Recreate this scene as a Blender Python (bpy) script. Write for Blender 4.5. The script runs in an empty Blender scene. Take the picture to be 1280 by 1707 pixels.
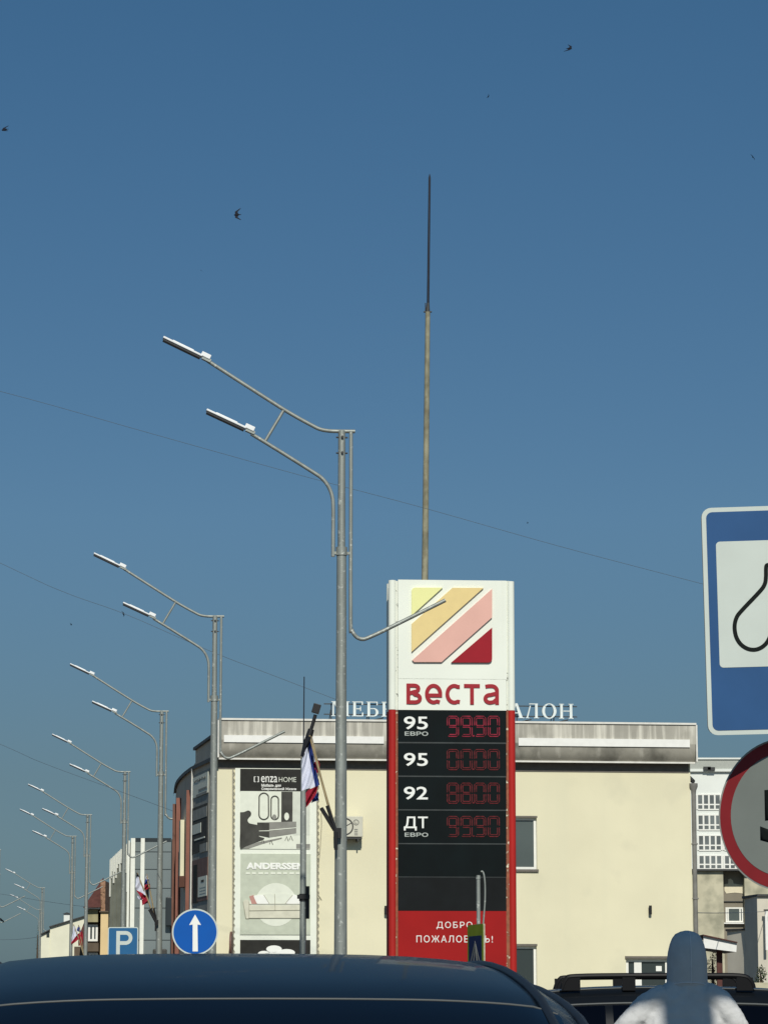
import bpy, bmesh, math, random
from mathutils import Vector, Matrix
random.seed(7)
R = math.radians
S = bpy.context.scene
COL = S.collection

# ------------------------------------------------------------------ camera
EYE = 1.3
PITCH = math.atan(823.5 / 5000)
FPX = 5000.0
cam = bpy.data.cameras.new('camera')
cam_o = bpy.data.objects.new('camera', cam)
COL.objects.link(cam_o)
cam_o.location = (0, 0, EYE)
cam_o.rotation_euler = (R(90) + PITCH, 0, 0)
cam.lens = FPX / 1707 * 36
cam.clip_start = 0.1
cam.clip_end = 6000
S.camera = cam_o

# ------------------------------------------------------------------ sky, sun, exposure
SUN_EL, SUN_AZ = 39.0, 5.0            # elevation; degrees to the right of straight behind the camera
w = bpy.data.worlds.new("World")
S.world = w
w.use_nodes = True
nt = w.node_tree
bg = nt.nodes['Background']
sky = nt.nodes.new('ShaderNodeTexSky')
sky.sky_type = 'NISHITA'
sky.sun_disc = False
sky.sun_elevation = R(SUN_EL)
sky.sun_rotation = R(180 - SUN_AZ)
sky.altitude = 0
sky.air_density = 1.0
sky.dust_density = 0.6
sky.ozone_density = 2.0
tcw = nt.nodes.new('ShaderNodeTexCoord')
sepw = nt.nodes.new('ShaderNodeSeparateXYZ')
rampw = nt.nodes.new('ShaderNodeValToRGB')
mulw = nt.nodes.new('ShaderNodeMix')
mulw.data_type = 'RGBA'; mulw.blend_type = 'MULTIPLY'; mulw.inputs[0].default_value = 1.0
nt.links.new(tcw.outputs['Generated'], sepw.inputs[0])
nt.links.new(sepw.outputs['Z'], rampw.inputs[0])
cr = rampw.color_ramp
cr.elements[0].position = 0.0;  cr.elements[0].color = (0.345, 0.53, 0.79, 1)
cr.elements[1].position = 0.36; cr.elements[1].color = (0.52, 0.92, 1.10, 1)
e = cr.elements.new(0.16); e.color = (0.575, 0.81, 0.96, 1)
e = cr.elements.new(0.075); e.color = (0.455, 0.60, 0.725, 1)
nt.links.new(sky.outputs[0], mulw.inputs[6])
nt.links.new(rampw.outputs[0], mulw.inputs[7])
nt.links.new(mulw.outputs[2], bg.inputs[0])
bg.inputs[1].default_value = 0.05

sun = bpy.data.lights.new('sun', 'SUN')
sun.energy = 3.95
sun.angle = R(0.53)
sun.color = (1.0, 0.955, 0.86)
sun_o = bpy.data.objects.new('sun', sun)
COL.objects.link(sun_o)
TOSUN = Vector((math.sin(R(SUN_AZ)) * math.cos(R(SUN_EL)), -math.cos(R(SUN_AZ)) * math.cos(R(SUN_EL)), math.sin(R(SUN_EL))))
sun_o.rotation_euler = TOSUN.to_track_quat('Z', 'Y').to_euler()
sun_o.location = (20, -30, 40)
S.view_settings.view_transform = 'Standard'
S.view_settings.look = 'None'
S.view_settings.exposure = 0.0
S.view_settings.gamma = 1.0
S.view_settings.use_curve_mapping = False

# ------------------------------------------------------------------ rays: where a thing stands from where it is seen and how far it is
CP, SP = math.cos(PITCH), math.sin(PITCH)
def ray(px, py):
    v = 853.5 - py
    return Vector((px - 640.0, FPX * CP - v * SP, FPX * SP + v * CP))
def at(px, py, Y):
    d = ray(px, py)
    t = Y / d.y
    return Vector((d.x * t, Y, EYE + d.z * t))

class Frame:
    """A ground frame: origin, yaw about z.  local y points away from the viewer."""
    def __init__(s, x, y, yaw=0.0):
        s.o = Vector((x, y)); s.yaw = R(yaw)
        s.c, s.s = math.cos(s.yaw), math.sin(s.yaw)
    def loc(s, x, y):
        dx, dy = x - s.o.x, y - s.o.y
        return (s.c * dx + s.s * dy, -s.s * dx + s.c * dy)
    def on(s, px, py, yoff=0.0):
        d = ray(px, py)
        lx, ly = s.c * d.x + s.s * d.y, -s.s * d.x + s.c * d.y
        ox, oy = s.loc(0, 0)
        t = (yoff - oy) / ly
        return (ox + lx * t, EYE + d.z * t)

# ------------------------------------------------------------------ materials
def mat(name, col, rough=0.6, metal=0.0, var=0.10, scale=6.0, bump=0.0, bscale=60.0, coat=0.0,
        streak=None, spots=None, emit=0.0, spec=0.3, stretch=None):
    """Principled material; col varied by noise, optional vertical streaks and dirt spots."""
    m = bpy.data.materials.new(name)
    m.use_nodes = True
    t = m.node_tree
    b = t.nodes['Principled BSDF']
    b.inputs['Roughness'].default_value = rough
    b.inputs['Metallic'].default_value = metal
    b.inputs['Specular IOR Level'].default_value = spec
    if coat:
        b.inputs['Coat Weight'].default_value = coat
        b.inputs['Coat Roughness'].default_value = 0.04
    c4 = (col[0], col[1], col[2], 1)
    tc = t.nodes.new('ShaderNodeTexCoord')
    src = None
    def noise(scale, sx=1, sy=1, sz=1, detail=4):
        mp = t.nodes.new('ShaderNodeMapping'); mp.inputs['Scale'].default_value = (sx, sy, sz)
        n = t.nodes.new('ShaderNodeTexNoise'); n.inputs['Scale'].default_value = scale; n.inputs['Detail'].default_value = detail
        t.links.new(tc.outputs['Object'], mp.inputs[0]); t.links.new(mp.outputs[0], n.inputs['Vector'])
        return n
    def mix(fac, a, bcol):
        mx = t.nodes.new('ShaderNodeMix'); mx.data_type = 'RGBA'
        t.links.new(fac, mx.inputs[0])
        if hasattr(a, 'is_linked'): t.links.new(a, mx.inputs[6])
        else: mx.inputs[6].default_value = a
        mx.inputs[7].default_value = bcol
        return mx.outputs[2]
    def ramp(out, p0, p1):
        mr = t.nodes.new('ShaderNodeMapRange'); mr.inputs[1].default_value = p0; mr.inputs[2].default_value = p1
        t.links.new(out, mr.inputs[0]); return mr.outputs[0]
    cur = c4
    if var:
        st = stretch or (1, 1, 1)
        n = noise(scale, *st)
        d = tuple(max(0, x * (1 - 2 * var)) for x in col) + (1,)
        cur = mix(ramp(n.outputs[0], 0.35, 0.75), c4, d)
        r = t.nodes.new('ShaderNodeMapRange'); r.inputs[3].default_value = max(0.02, rough - 0.06); r.inputs[4].default_value = min(1, rough + 0.08)
        t.links.new(n.outputs[0], r.inputs[0]); t.links.new(r.outputs[0], b.inputs['Roughness'])
    if streak:                       # (colour, scale, lo, hi)
        n = noise(streak[1], 1, 1, 0.06, 5)
        cur = mix(ramp(n.outputs[0], streak[2], streak[3]), cur, streak[0] + (1,))
    if spots:                        # (colour, scale, lo, hi)
        n = noise(spots[1], 1, 1, 1, 6)
        cur = mix(ramp(n.outputs[0], spots[2], spots[3]), cur, spots[0] + (1,))
    if hasattr(cur, 'is_linked'): t.links.new(cur, b.inputs['Base Color'])
    else: b.inputs['Base Color'].default_value = cur
    if bump:
        n = noise(bscale)
        bp = t.nodes.new('ShaderNodeBump'); bp.inputs['Strength'].default_value = bump; bp.inputs['Distance'].default_value = 0.01
        t.links.new(n.outputs[0], bp.inputs['Height']); t.links.new(bp.outputs[0], b.inputs['Normal'])
    if emit:
        b.inputs['Emission Color'].default_value = c4
        b.inputs['Emission Strength'].default_value = emit
    return m

M = {}
M['asphalt'] = mat('ground_dust', (0.19, 0.175, 0.15), 0.95, var=0.2, scale=0.6, bump=0.5, bscale=60, spots=((0.10, 0.095, 0.085), 0.3, 0.45, 0.65))
M['road'] = mat('road', (0.085, 0.083, 0.08), 0.9, var=0.2, scale=1.5, bump=0.5, bscale=150)
M['paving'] = mat('paving', (0.26, 0.25, 0.23), 0.9, var=0.15, scale=3, bump=0.4)
M['kerb'] = mat('kerb', (0.33, 0.32, 0.30), 0.9, var=0.15, scale=4)
M['line_paint'] = mat('line_paint', (0.62, 0.62, 0.60), 0.8, var=0.2, scale=9)
M['galv'] = mat('galvanised', (0.30, 0.325, 0.30), 0.5, 0.35, var=0.14, scale=10, stretch=(1, 1, 0.25), spots=((0.52, 0.54, 0.50), 14, 0.60, 0.72), bump=0.1, bscale=40)
M['lum_white'] = mat('luminaire_white', (0.80, 0.82, 0.82), 0.35, var=0.05)
M['lum_under'] = mat('luminaire_under', (0.03, 0.032, 0.035), 0.4, var=0)
M['bolt'] = mat('bolt', (0.05, 0.05, 0.05), 0.5, 0.6, var=0)
M['cream'] = mat('cream_render', (0.74, 0.70, 0.50), 0.92, var=0.05, scale=0.45, bump=0.3, bscale=25, streak=((0.665, 0.64, 0.465), 1.3, 0.50, 0.9), spots=((0.60, 0.575, 0.42), 0.7, 0.58, 0.85))
M['soffit'] = mat('brown_trim_and_shade', (0.16, 0.145, 0.125), 0.8, var=0.1)  # brown of sills and lintels, also painting the overhang's shadow
M['fascia'] = mat('fascia_metal', (0.40, 0.385, 0.33), 0.6, var=0.12, scale=1.0, streak=((0.62, 0.60, 0.52), 8.0, 0.46, 0.70), spots=((0.25, 0.24, 0.195), 0.9, 0.54, 0.76))
M['fascia_low'] = mat('fascia_metal_dirty', (0.33, 0.315, 0.265), 0.6, var=0.15, scale=1.5, streak=((0.46, 0.44, 0.38), 4.0, 0.58, 0.75), spots=((0.12, 0.115, 0.095), 1.3, 0.46, 0.70))
M['trim_pale'] = mat('pale_trim', (0.72, 0.71, 0.65), 0.5, var=0.08)
M['white_paint'] = mat('white_paint', (0.80, 0.80, 0.76), 0.5, var=0.04)
M['banner'] = mat('banner_white', (0.76, 0.79, 0.69), 0.7, var=0.03, scale=2)
M['pr_black'] = mat('print_black', (0.028, 0.028, 0.025), 0.8, var=0.1, spec=0.2)
M['pr_dark'] = mat('print_dark_grey', (0.07, 0.07, 0.062), 0.8, var=0.2, scale=3, spec=0.2)
M['pr_mid'] = mat('print_mid_grey', (0.27, 0.27, 0.24), 0.6, var=0.15, scale=3)
M['pr_lightg'] = mat('print_light_grey', (0.62, 0.65, 0.56), 0.6, var=0.05)
M['pr_green'] = mat('print_sage', (0.52, 0.56, 0.45), 0.6, var=0.06)
M['pr_pale'] = mat('print_pale', (0.72, 0.75, 0.64), 0.6, var=0.04)
M['pr_sofa'] = mat('print_sofa', (0.66, 0.65, 0.52), 0.6, var=0.10, scale=4)
M['pr_shade'] = mat('print_sofa_line', (0.36, 0.35, 0.27), 0.6, var=0.1)
M['pr_pink'] = mat('print_pink', (0.50, 0.26, 0.22), 0.6, var=0.05)
M['pr_white'] = mat('print_white', (0.82, 0.83, 0.78), 0.6, var=0.02)
M['pr_brown'] = mat('print_brown', (0.17, 0.09, 0.07), 0.6, var=0.2, scale=2)
M['rope'] = mat('rope', (0.42, 0.40, 0.31), 0.9, var=0.2, scale=20)
M['glass'] = mat('dark_glass', (0.035, 0.045, 0.045), 0.08, var=0, spec=0.8)
M['glass_dim'] = mat('dusty_glass', (0.09, 0.11, 0.105), 0.18, var=0.1, scale=0.7, spec=0.7)
M['pvc'] = mat('window_white', (0.80, 0.80, 0.74), 0.4, var=0.03)
M['ac_white'] = mat('ac_case', (0.58, 0.57, 0.47), 0.6, var=0.05)
M['ac_dark'] = mat('ac_dark', (0.05, 0.05, 0.045), 0.6, var=0)
M['pipe_grey'] = mat('pipe_grey', (0.22, 0.215, 0.195), 0.6, var=0.15, scale=4)
M['letter_white'] = mat('letter_white', (0.70, 0.76, 0.74), 0.5, var=0.04)
M['steel_dark'] = mat('steel_dark', (0.06, 0.062, 0.062), 0.6, 0.3, var=0.1)
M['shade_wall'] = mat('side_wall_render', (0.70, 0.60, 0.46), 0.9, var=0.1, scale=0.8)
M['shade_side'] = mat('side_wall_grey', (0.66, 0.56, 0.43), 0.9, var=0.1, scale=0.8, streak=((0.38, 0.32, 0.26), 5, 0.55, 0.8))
M['fin_red'] = mat('fin_brick_red', (0.25, 0.105, 0.075), 0.7, var=0.12, scale=2)
M['fin_brown'] = mat('fin_brown', (0.17, 0.08, 0.055), 0.7, var=0.12, scale=2)
M['tw_white'] = mat('tower_white', (0.79, 0.825, 0.735), 0.4, var=0.04, scale=0.9, streak=((0.70, 0.72, 0.62), 3, 0.58, 0.9))
M['tw_red'] = mat('tower_red', (0.33, 0.012, 0.012), 0.5, var=0.08, scale=1.2, spec=0.12)
M['tw_redcol'] = mat('tower_red_column', (0.43, 0.022, 0.018), 0.35, var=0.10, scale=3, stretch=(1, 1, 0.3), spec=0.3)
M['tw_black'] = mat('tower_display', (0.0050, 0.0085, 0.0090), 0.35, var=0.3, scale=1.5, spec=0.15)
M['tw_blank'] = mat('tower_blank', (0.0085, 0.0105, 0.0115), 0.45, var=0.3, scale=1.5, spec=0.15, spots=((0.03, 0.03, 0.03), 9, 0.72, 0.82))
M['tw_strip_w'] = mat('tower_edge_white', (0.72, 0.74, 0.64), 0.5, var=0.05, spots=((0.03, 0.03, 0.025), 8, 0.60, 0.66))
M['tw_strip_r'] = mat('tower_edge_red', (0.30, 0.10, 0.05), 0.5, var=0.25, scale=9, spots=((0.66, 0.62, 0.46), 9, 0.61, 0.67))
M['tw_seamline'] = mat('tower_seam_line', (0.050, 0.058, 0.058), 0.5, var=0.2, scale=3)
M['tw_seam'] = mat('tower_seam', (0.07, 0.08, 0.08), 0.5, var=0)
M['lg_yellow'] = mat('logo_yellow', (0.80, 0.80, 0.36), 0.4, var=0.02)
M['lg_orange'] = mat('logo_orange', (0.76, 0.60, 0.27), 0.4, var=0.03)
M['lg_pink'] = mat('logo_pink', (0.74, 0.43, 0.36), 0.4, var=0.06, scale=1.2)
M['lg_red'] = mat('logo_red', (0.31, 0.012, 0.022), 0.5, var=0.04, spec=0.15)
M['lg_word'] = mat('logo_word', (0.34, 0.026, 0.036), 0.5, var=0.05, spec=0.15)
M['tx_white'] = mat('lettering_white', (0.80, 0.82, 0.78), 0.5, var=0.02)
M['tx_grey'] = mat('lettering_grey', (0.42, 0.46, 0.43), 0.5, var=0.02)
M['led_hi'] = mat('led_bright', (0.30, 0.020, 0.045), 0.6, var=0.45, scale=9, emit=0.14, spec=0.2)
M['led_lo'] = mat('led_dim', (0.15, 0.016, 0.020), 0.6, var=0.4, scale=14, emit=0.04, spec=0.2)
M['sg_blue'] = mat('sign_blue', (0.026, 0.092, 0.235), 0.6, var=0.10, scale=2.5, spec=0.2, streak=((0.04, 0.115, 0.25), 6, 0.6, 0.8))
M['sg_blue2'] = mat('sign_blue_bright', (0.002, 0.092, 0.40), 0.5, var=0.04, spec=0.2)
M['sg_blue3'] = mat('sign_blue_pale', (0.022, 0.12, 0.27), 0.5, var=0.04, spec=0.2)
M['sg_white'] = mat('sign_white', (0.56, 0.62, 0.575), 0.5, var=0.05, scale=3, spots=((0.47, 0.52, 0.48), 5, 0.62, 0.78))
M['sg_white2'] = mat('sign_white_dim_dirty', (0.225, 0.25, 0.228), 0.6, var=0.09, scale=2.5, spots=((0.15, 0.16, 0.15), 3, 0.62, 0.75))  # white darkened for this face's dim slanting light; the spots are dirt
M['sg_red'] = mat('sign_red', (0.27, 0.024, 0.028), 0.5, var=0.12, scale=5, spots=((0.45, 0.30, 0.26), 9, 0.74, 0.80))
M['sg_black'] = mat('sign_black', (0.008, 0.011, 0.010), 0.8, var=0, spec=0.15)
M['sg_back'] = mat('sign_back', (0.10, 0.11, 0.11), 0.5, 0.5, var=0.1)
M['sg_rim'] = mat('sign_rim', (0.42, 0.42, 0.38), 0.5, 0.3, var=0.1)
M['sg_lime'] = mat('sign_lime', (0.26, 0.33, 0.015), 0.6, var=0.08, spec=0.1)
M['sg_navy'] = mat('sign_navy', (0.006, 0.018, 0.085), 0.6, var=0.05, spec=0.1)
M['concrete'] = mat('concrete_mast', (0.30, 0.29, 0.205), 0.9, var=0.25, scale=4, stretch=(1, 1, 0.5), spots=((0.17, 0.15, 0.10), 2.6, 0.52, 0.72), bump=0.3)
M['rod'] = mat('dark_rod', (0.014, 0.018, 0.03), 0.6, var=0.1)
M['cable'] = mat('cable', (0.09, 0.12, 0.15), 0.8, var=0)
M['fl_white'] = mat('flag_white', (0.62, 0.65, 0.76), 0.85, var=0.06, scale=6)
M['fl_blue'] = mat('flag_blue', (0.03, 0.06, 0.26), 0.85, var=0.1, scale=6)
M['fl_red'] = mat('flag_red', (0.33, 0.015, 0.035), 0.85, var=0.15, scale=6)
M['fl_dark'] = mat('flag_blue_shaded', (0.012, 0.014, 0.022), 0.85, var=0.1)  # flag blue with its shade put into the colour
M['wood'] = mat('staff_wood', (0.34, 0.27, 0.15), 0.7, var=0.15, scale=10)
M['black_plastic'] = mat('black_plastic', (0.018, 0.018, 0.019), 0.45, var=0)
M['rail_black'] = mat('rail_black', (0.006, 0.006, 0.007), 0.5, var=0, spec=0.15)
M['car_blue'] = mat('car_paint_blue', (0.003, 0.0055, 0.009), 0.36, 0.0, var=0.0, coat=0.12, spec=0.12, spots=((0.05, 0.052, 0.055), 45, 0.74, 0.80))
M['car_black'] = mat('car_paint_black', (0.0045, 0.006, 0.008), 0.35, 0.0, var=0.0, coat=0.25, spec=.2)
M['car_glass'] = mat('car_glass', (0.0015, 0.0026, 0.006), 0.05, var=0, spec=0.05)
M['car_trim'] = mat('car_trim', (0.085, 0.092, 0.092), 0.32, 0.0, var=0.0, spec=0.12)  # base lightened to stand for the reflected sky
M['car_seal'] = mat('car_seal', (0.012, 0.016, 0.022), 0.5, var=0)
M['tyre'] = mat('tyre', (0.02, 0.02, 0.02), 0.85, var=0.1)
M['rim'] = mat('rim', (0.45, 0.46, 0.47), 0.3, 0.9, var=0)
M['lamp_red'] = mat('tail_red', (0.25, 0.01, 0.012), 0.15, var=0, coat=0.6)
M['suit'] = mat('white_suit', (0.55, 0.555, 0.55), 0.9, var=0.06, scale=9, bump=0.8, bscale=16, spec=0.2)
M['seam'] = mat('suit_seam', (0.66, 0.67, 0.68), 0.9, var=0)
M['skin'] = mat('skin', (0.46, 0.27, 0.19), 0.55, var=0.06, scale=20)
M['shoe'] = mat('shoe', (0.03, 0.03, 0.03), 0.6, var=0)
M['tile_white'] = mat('cladding_white', (0.78, 0.79, 0.70), 0.6, var=0.05)
M['rib'] = mat('rib_shade_grey', (0.20, 0.21, 0.17), 0.6, var=0.12, scale=2)  # ribs darkened in colour to stand for a shaded wall
M['mullion'] = mat('mullion', (0.02, 0.028, 0.032), 0.5, var=0)
M['curtain'] = mat('curtain_glass', (0.20, 0.235, 0.235), 0.12, 0.0, var=0.10, scale=0.3, spec=0.8)  # sky reflection partly painted in by a raised base colour
M['tan'] = mat('tan_render', (0.74, 0.56, 0.30), 0.9, var=0.06, scale=1)
M['tan_dim'] = mat('bay_render', (0.36, 0.33, 0.19), 0.9, var=0.15, scale=2)
M['brown_band'] = mat('brown_band', (0.13, 0.10, 0.07), 0.8, var=0.15, scale=2)
M['roof_brown'] = mat('roof_brown', (0.105, 0.040, 0.032), 0.7, var=0.2, scale=3)
M['roof_brick'] = mat('roof_brick', (0.36, 0.21, 0.13), 0.9, var=0.25, scale=6, spots=((0.12, 0.07, 0.04), 7, 0.55, 0.65))
M['house_white'] = mat('house_white', (0.74, 0.73, 0.57), 0.9, var=0.05, scale=1)
M['block_white'] = mat('block_white', (0.74, 0.77, 0.72), 0.8, var=0.05, scale=0.3)
M['block_roof'] = mat('block_roof', (0.40, 0.42, 0.38), 0.8, var=0.06)
M['block_glass'] = mat('block_glass', (0.17, 0.19, 0.19), 0.25, var=0.35, scale=0.35, spec=0.5)
M['conc_wall'] = mat('concrete_wall', (0.55, 0.515, 0.375), 0.95, var=0.12, scale=0.5, spots=((0.31, 0.30, 0.22), 0.8, 0.42, 0.62), bump=0.4)
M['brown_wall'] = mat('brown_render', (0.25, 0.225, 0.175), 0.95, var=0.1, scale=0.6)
M['patch'] = mat('sunlit_plaster', (0.72, 0.66, 0.49), 0.95, var=0.05)  # colour of a patch of sunlight painted on the wall
M['grey_wall'] = mat('grey_render', (0.62, 0.58, 0.48), 0.95, var=0.1, scale=0.6)
M['leaf'] = mat('leaf', (0.045, 0.065, 0.026), 0.8, var=0.35, scale=3)
M['leaf2'] = mat('leaf_russet', (0.10, 0.055, 0.03), 0.8, var=0.35, scale=3)
M['bark'] = mat('bark', (0.11, 0.075, 0.05), 0.9, var=0.2, scale=5)
M['bird'] = mat('bird_dark', (0.006, 0.008, 0.016), 0.8, var=0)

# ------------------------------------------------------------------ mesh helpers
class MB:
    def __init__(s): s.v = []; s.f = []; s.sm = []
    def add(s, vs, fs, smooth=False):
        b = len(s.v); s.v += [tuple(v) for v in vs]
        for f in fs: s.f.append([i + b for i in f]); s.sm.append(smooth)
        return s
    def box(s, x0, x1, y0, y1, z0, z1):
        if x0 > x1: x0, x1 = x1, x0
        if y0 > y1: y0, y1 = y1, y0
        if z0 > z1: z0, z1 = z1, z0
        v = [(x0, y0, z0), (x1, y0, z0), (x1, y1, z0), (x0, y1, z0), (x0, y0, z1), (x1, y0, z1), (x1, y1, z1), (x0, y1, z1)]
        return s.add(v, [(0, 3, 2, 1), (4, 5, 6, 7), (0, 1, 5, 4), (1, 2, 6, 5), (2, 3, 7, 6), (3, 0, 4, 7)])
    def obox(s, c, ax, ay, az, hx, hy, hz):
        c = Vector(c); v = []
        for k in (-1, 1):
            for (i, j) in ((-1, -1), (1, -1), (1, 1), (-1, 1)):
                v.append(c + ax * hx * i + ay * hy * j + az * hz * k)
        return s.add(v, [(0, 3, 2, 1), (4, 5, 6, 7), (0, 1, 5, 4), (1, 2, 6, 5), (2, 3, 7, 6), (3, 0, 4, 7)])
    def slab(s, pts, y0, y1):
        """polygon in (x,z), extruded from y0 (front) to y1 (back)."""
        a = sum(pts[i][0] * pts[(i + 1) % len(pts)][1] - pts[(i + 1) % len(pts)][0] * pts[i][1] for i in range(len(pts)))
        if a < 0: pts = pts[::-1]
        n = len(pts)
        v = [(p[0], y0, p[1]) for p in pts] + [(p[0], y1, p[1]) for p in pts]
        f = [list(range(n)), list(range(2 * n - 1, n - 1, -1))]
        for i in range(n):
            j = (i + 1) % n
            f.append((i, i + n, j + n, j))
        return s.add(v, f)
    def prism(s, pts, z0, z1):
        """polygon in (x,y), extruded up."""
        a = sum(pts[i][0] * pts[(i + 1) % len(pts)][1] - pts[(i + 1) % len(pts)][0] * pts[i][1] for i in range(len(pts)))
        if a < 0: pts = pts[::-1]
        n = len(pts)
        v = [(p[0], p[1], z0) for p in pts] + [(p[0], p[1], z1) for p in pts]
        f = [list(range(n - 1, -1, -1)), list(range(n, 2 * n))]
        for i in range(n):
            j = (i + 1) % n
            f.append((i, j, j + n, i + n))
        return s.add(v, f)
    def tube(s, pts, r, seg=8, caps=True):
        pts = [Vector(p) for p in pts]; n = len(pts)
        rs = r if isinstance(r, (list, tuple)) else [r] * n
        rings = []; u = None
        for i, p in enumerate(pts):
            d = (pts[min(i + 1, n - 1)] - pts[max(i - 1, 0)]).normalized()
            if u is None:
                u = d.orthogonal().normalized()
            else:
                u = (u - d * u.dot(d)).normalized()
            wv = d.cross(u)
            rings.append([p + (u * math.cos(2 * math.pi * k / seg) + wv * math.sin(2 * math.pi * k / seg)) * rs[i] for k in range(seg)])
        v = [q for rg in rings for q in rg]; f = []
        for i in range(n - 1):
            for k in range(seg):
                a, b2 = i * seg + k, i * seg + (k + 1) % seg
                f.append((a, b2, b2 + seg, a + seg))
        s.add(v, f, True)
        if caps:
            s.add(rings[0], [list(range(seg - 1, -1, -1))]); s.add(rings[-1], [list(range(seg))])
        return s
    def grid(s, rows, smooth=True, close=False):
        m, n = len(rows), len(rows[0])
        v = [q for rw in rows for q in rw]; f = []
        for i in range(m - 1):
            for k in range(n if close else n - 1):
                a, b2 = i * n + k, i * n + (k + 1) % n
                f.append((a, b2, b2 + n, a + n))
        return s.add(v, f, smooth)
    def ellipsoid(s, c, rx, ry, rz, a=12, b=8):
        rows = []
        for i in range(b + 1):
            ph = -math.pi / 2 + math.pi * i / b
            rows.append([(c[0] + rx * math.cos(ph) * math.cos(2 * math.pi * k / a), c[1] + ry * math.cos(ph) * math.sin(2 * math.pi * k / a), c[2] + rz * math.sin(ph)) for k in range(a)])
        return s.grid(rows, True, True)
    def mesh(s, name, m):
        me = bpy.data.meshes.new(name)
        me.from_pydata(s.v, [], s.f)
        me.polygons.foreach_set('use_smooth', s.sm)
        if m: me.materials.append(m)
        me.update()
        return me
    def build(s, name, m, parent=None, bevel=0, loc=None):
        o = bpy.data.objects.new(name, s.mesh(name, m))
        COL.objects.link(o)
        if parent: o.parent = parent
        if loc: o.location = loc
        if bevel:
            bv = o.modifiers.new('bevel', 'BEVEL'); bv.width = bevel; bv.segments = 2; bv.limit_method = 'ANGLE'; bv.angle_limit = R(40)
        return o

def tag(o, label=None, cat=None, group=None, kind=None):
    if label: o['label'] = label
    if cat: o['category'] = cat
    if group: o['group'] = group
    if kind: o['kind'] = kind
    return o
def thing(name, label, cat, x, y, yaw=0, group=None, z=0):
    o = bpy.data.objects.new(name, None); COL.objects.link(o)
    o.location = (x, y, z); o.rotation_euler = (0, 0, R(yaw)); o.empty_display_size = 0.3
    return tag(o, label, cat, group)
def copy_thing(root, loc, rz, label):
    r = root.copy(); COL.objects.link(r); r.location = loc; r.rotation_euler = (0, 0, rz); r['label'] = label
    for ch in [c for c in root.children]:
        c = ch.copy(); COL.objects.link(c); c.parent = r
        for g in [c2 for c2 in ch.children]:
            d = g.copy(); COL.objects.link(d); d.parent = c
    return r

def text(body, box, y0, y1, m, name, parent, bold=0.0, space=1.0):
    """lettering fitted into box = (x0, x1, z0, z1) of the parent's x/z plane, from y0 (front) to y1."""
    c = bpy.data.curves.new('lettering', 'FONT')
    c.body = body; c.size = 1.0; c.bevel_depth = max(0.0, bold); c.bevel_resolution = 0; c.space_character = space; c.resolution_u = 4
    c.extrude = 0.5
    o = bpy.data.objects.new('lettering', c); COL.objects.link(o)
    bpy.context.view_layer.update()
    dg = bpy.context.evaluated_depsgraph_get()
    me = bpy.data.meshes.new_from_object(o.evaluated_get(dg))
    bpy.data.objects.remove(o); bpy.data.curves.remove(c)
    xs = [v.co.x for v in me.vertices]; ys = [v.co.y for v in me.vertices]
    ax, bx, ay, by = min(xs), max(xs), min(ys), max(ys)
    for v in me.vertices:
        x = box[0] + (v.co.x - ax) / (bx - ax) * (box[1] - box[0])
        z = box[2] + (v.co.y - ay) / (by - ay) * (box[3] - box[2])
        v.co = (x, y0 if v.co.z > 0 else y1, z)
    me.materials.clear(); me.materials.append(m); me.update()
    me.name = name
    ob = bpy.data.objects.new(name, me); COL.objects.link(ob); ob.parent = parent
    return ob

def rrect(x0, x1, z0, z1, r, n=5, corners=(1, 1, 1, 1)):
    pts = []
    for (cx, cz, a0, on) in ((x1 - r, z0 + r, -90, corners[0]), (x1 - r, z1 - r, 0, corners[1]), (x0 + r, z1 - r, 90, corners[2]), (x0 + r, z0 + r, 180, corners[3])):
        if on:
            for k in range(n + 1):
                a = R(a0 + 90 * k / n); pts.append((cx + r * math.cos(a), cz + r * math.sin(a)))
        else:
            a = R(a0 + 45); pts.append((cx + math.copysign(r, math.cos(a)), cz + math.copysign(r, math.sin(a))))
    return pts
def disc(cx, cz, r, n=40): return [(cx + r * math.cos(2 * math.pi * k / n), cz + r * math.sin(2 * math.pi * k / n)) for k in range(n)]
def ribbon(pts, wd, closed=False):
    """stroke of width wd along 2-D points: list of quads."""
    n = len(pts); L = []; Rr = []
    for i in range(n):
        if closed: a, b2 = Vector(pts[i - 1]), Vector(pts[(i + 1) % n])
        else: a, b2 = Vector(pts[max(i - 1, 0)]), Vector(pts[min(i + 1, n - 1)])
        d = (b2 - a).normalized(); nn = Vector((-d.y, d.x)) * wd / 2
        L.append(Vector(pts[i]) + nn); Rr.append(Vector(pts[i]) - nn)
    q = []
    for i in range(n if closed else n - 1):
        j = (i + 1) % n
        q.append([tuple(L[i]), tuple(L[j]), tuple(Rr[j]), tuple(Rr[i])])
    return q
def stroke(mb, pts, wd, y0, y1, closed=False):
    for q in ribbon(pts, wd, closed): mb.slab(q, y0, y1)
    return mb
def arc(cx, cz, rx, rz, a0, a1, n=10): return [(cx + rx * math.cos(R(a0 + (a1 - a0) * k / n)), cz + rz * math.sin(R(a0 + (a1 - a0) * k / n))) for k in range(n + 1)]
def smooth_path(pts, n=5):
    P = [Vector(p) for p in pts]; out = []
    for i in range(len(P) - 1):
        p0, p1, p2, p3 = P[max(i - 1, 0)], P[i], P[i + 1], P[min(i + 2, len(P) - 1)]
        for k in range(n):
            t = k / n
            out.append(0.5 * ((2 * p1) + (p2 - p0) * t + (2 * p0 - 5 * p1 + 4 * p2 - p3) * t * t + (3 * p1 - p0 - 3 * p2 + p3) * t ** 3))
    out.append(P[-1]); return out
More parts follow.
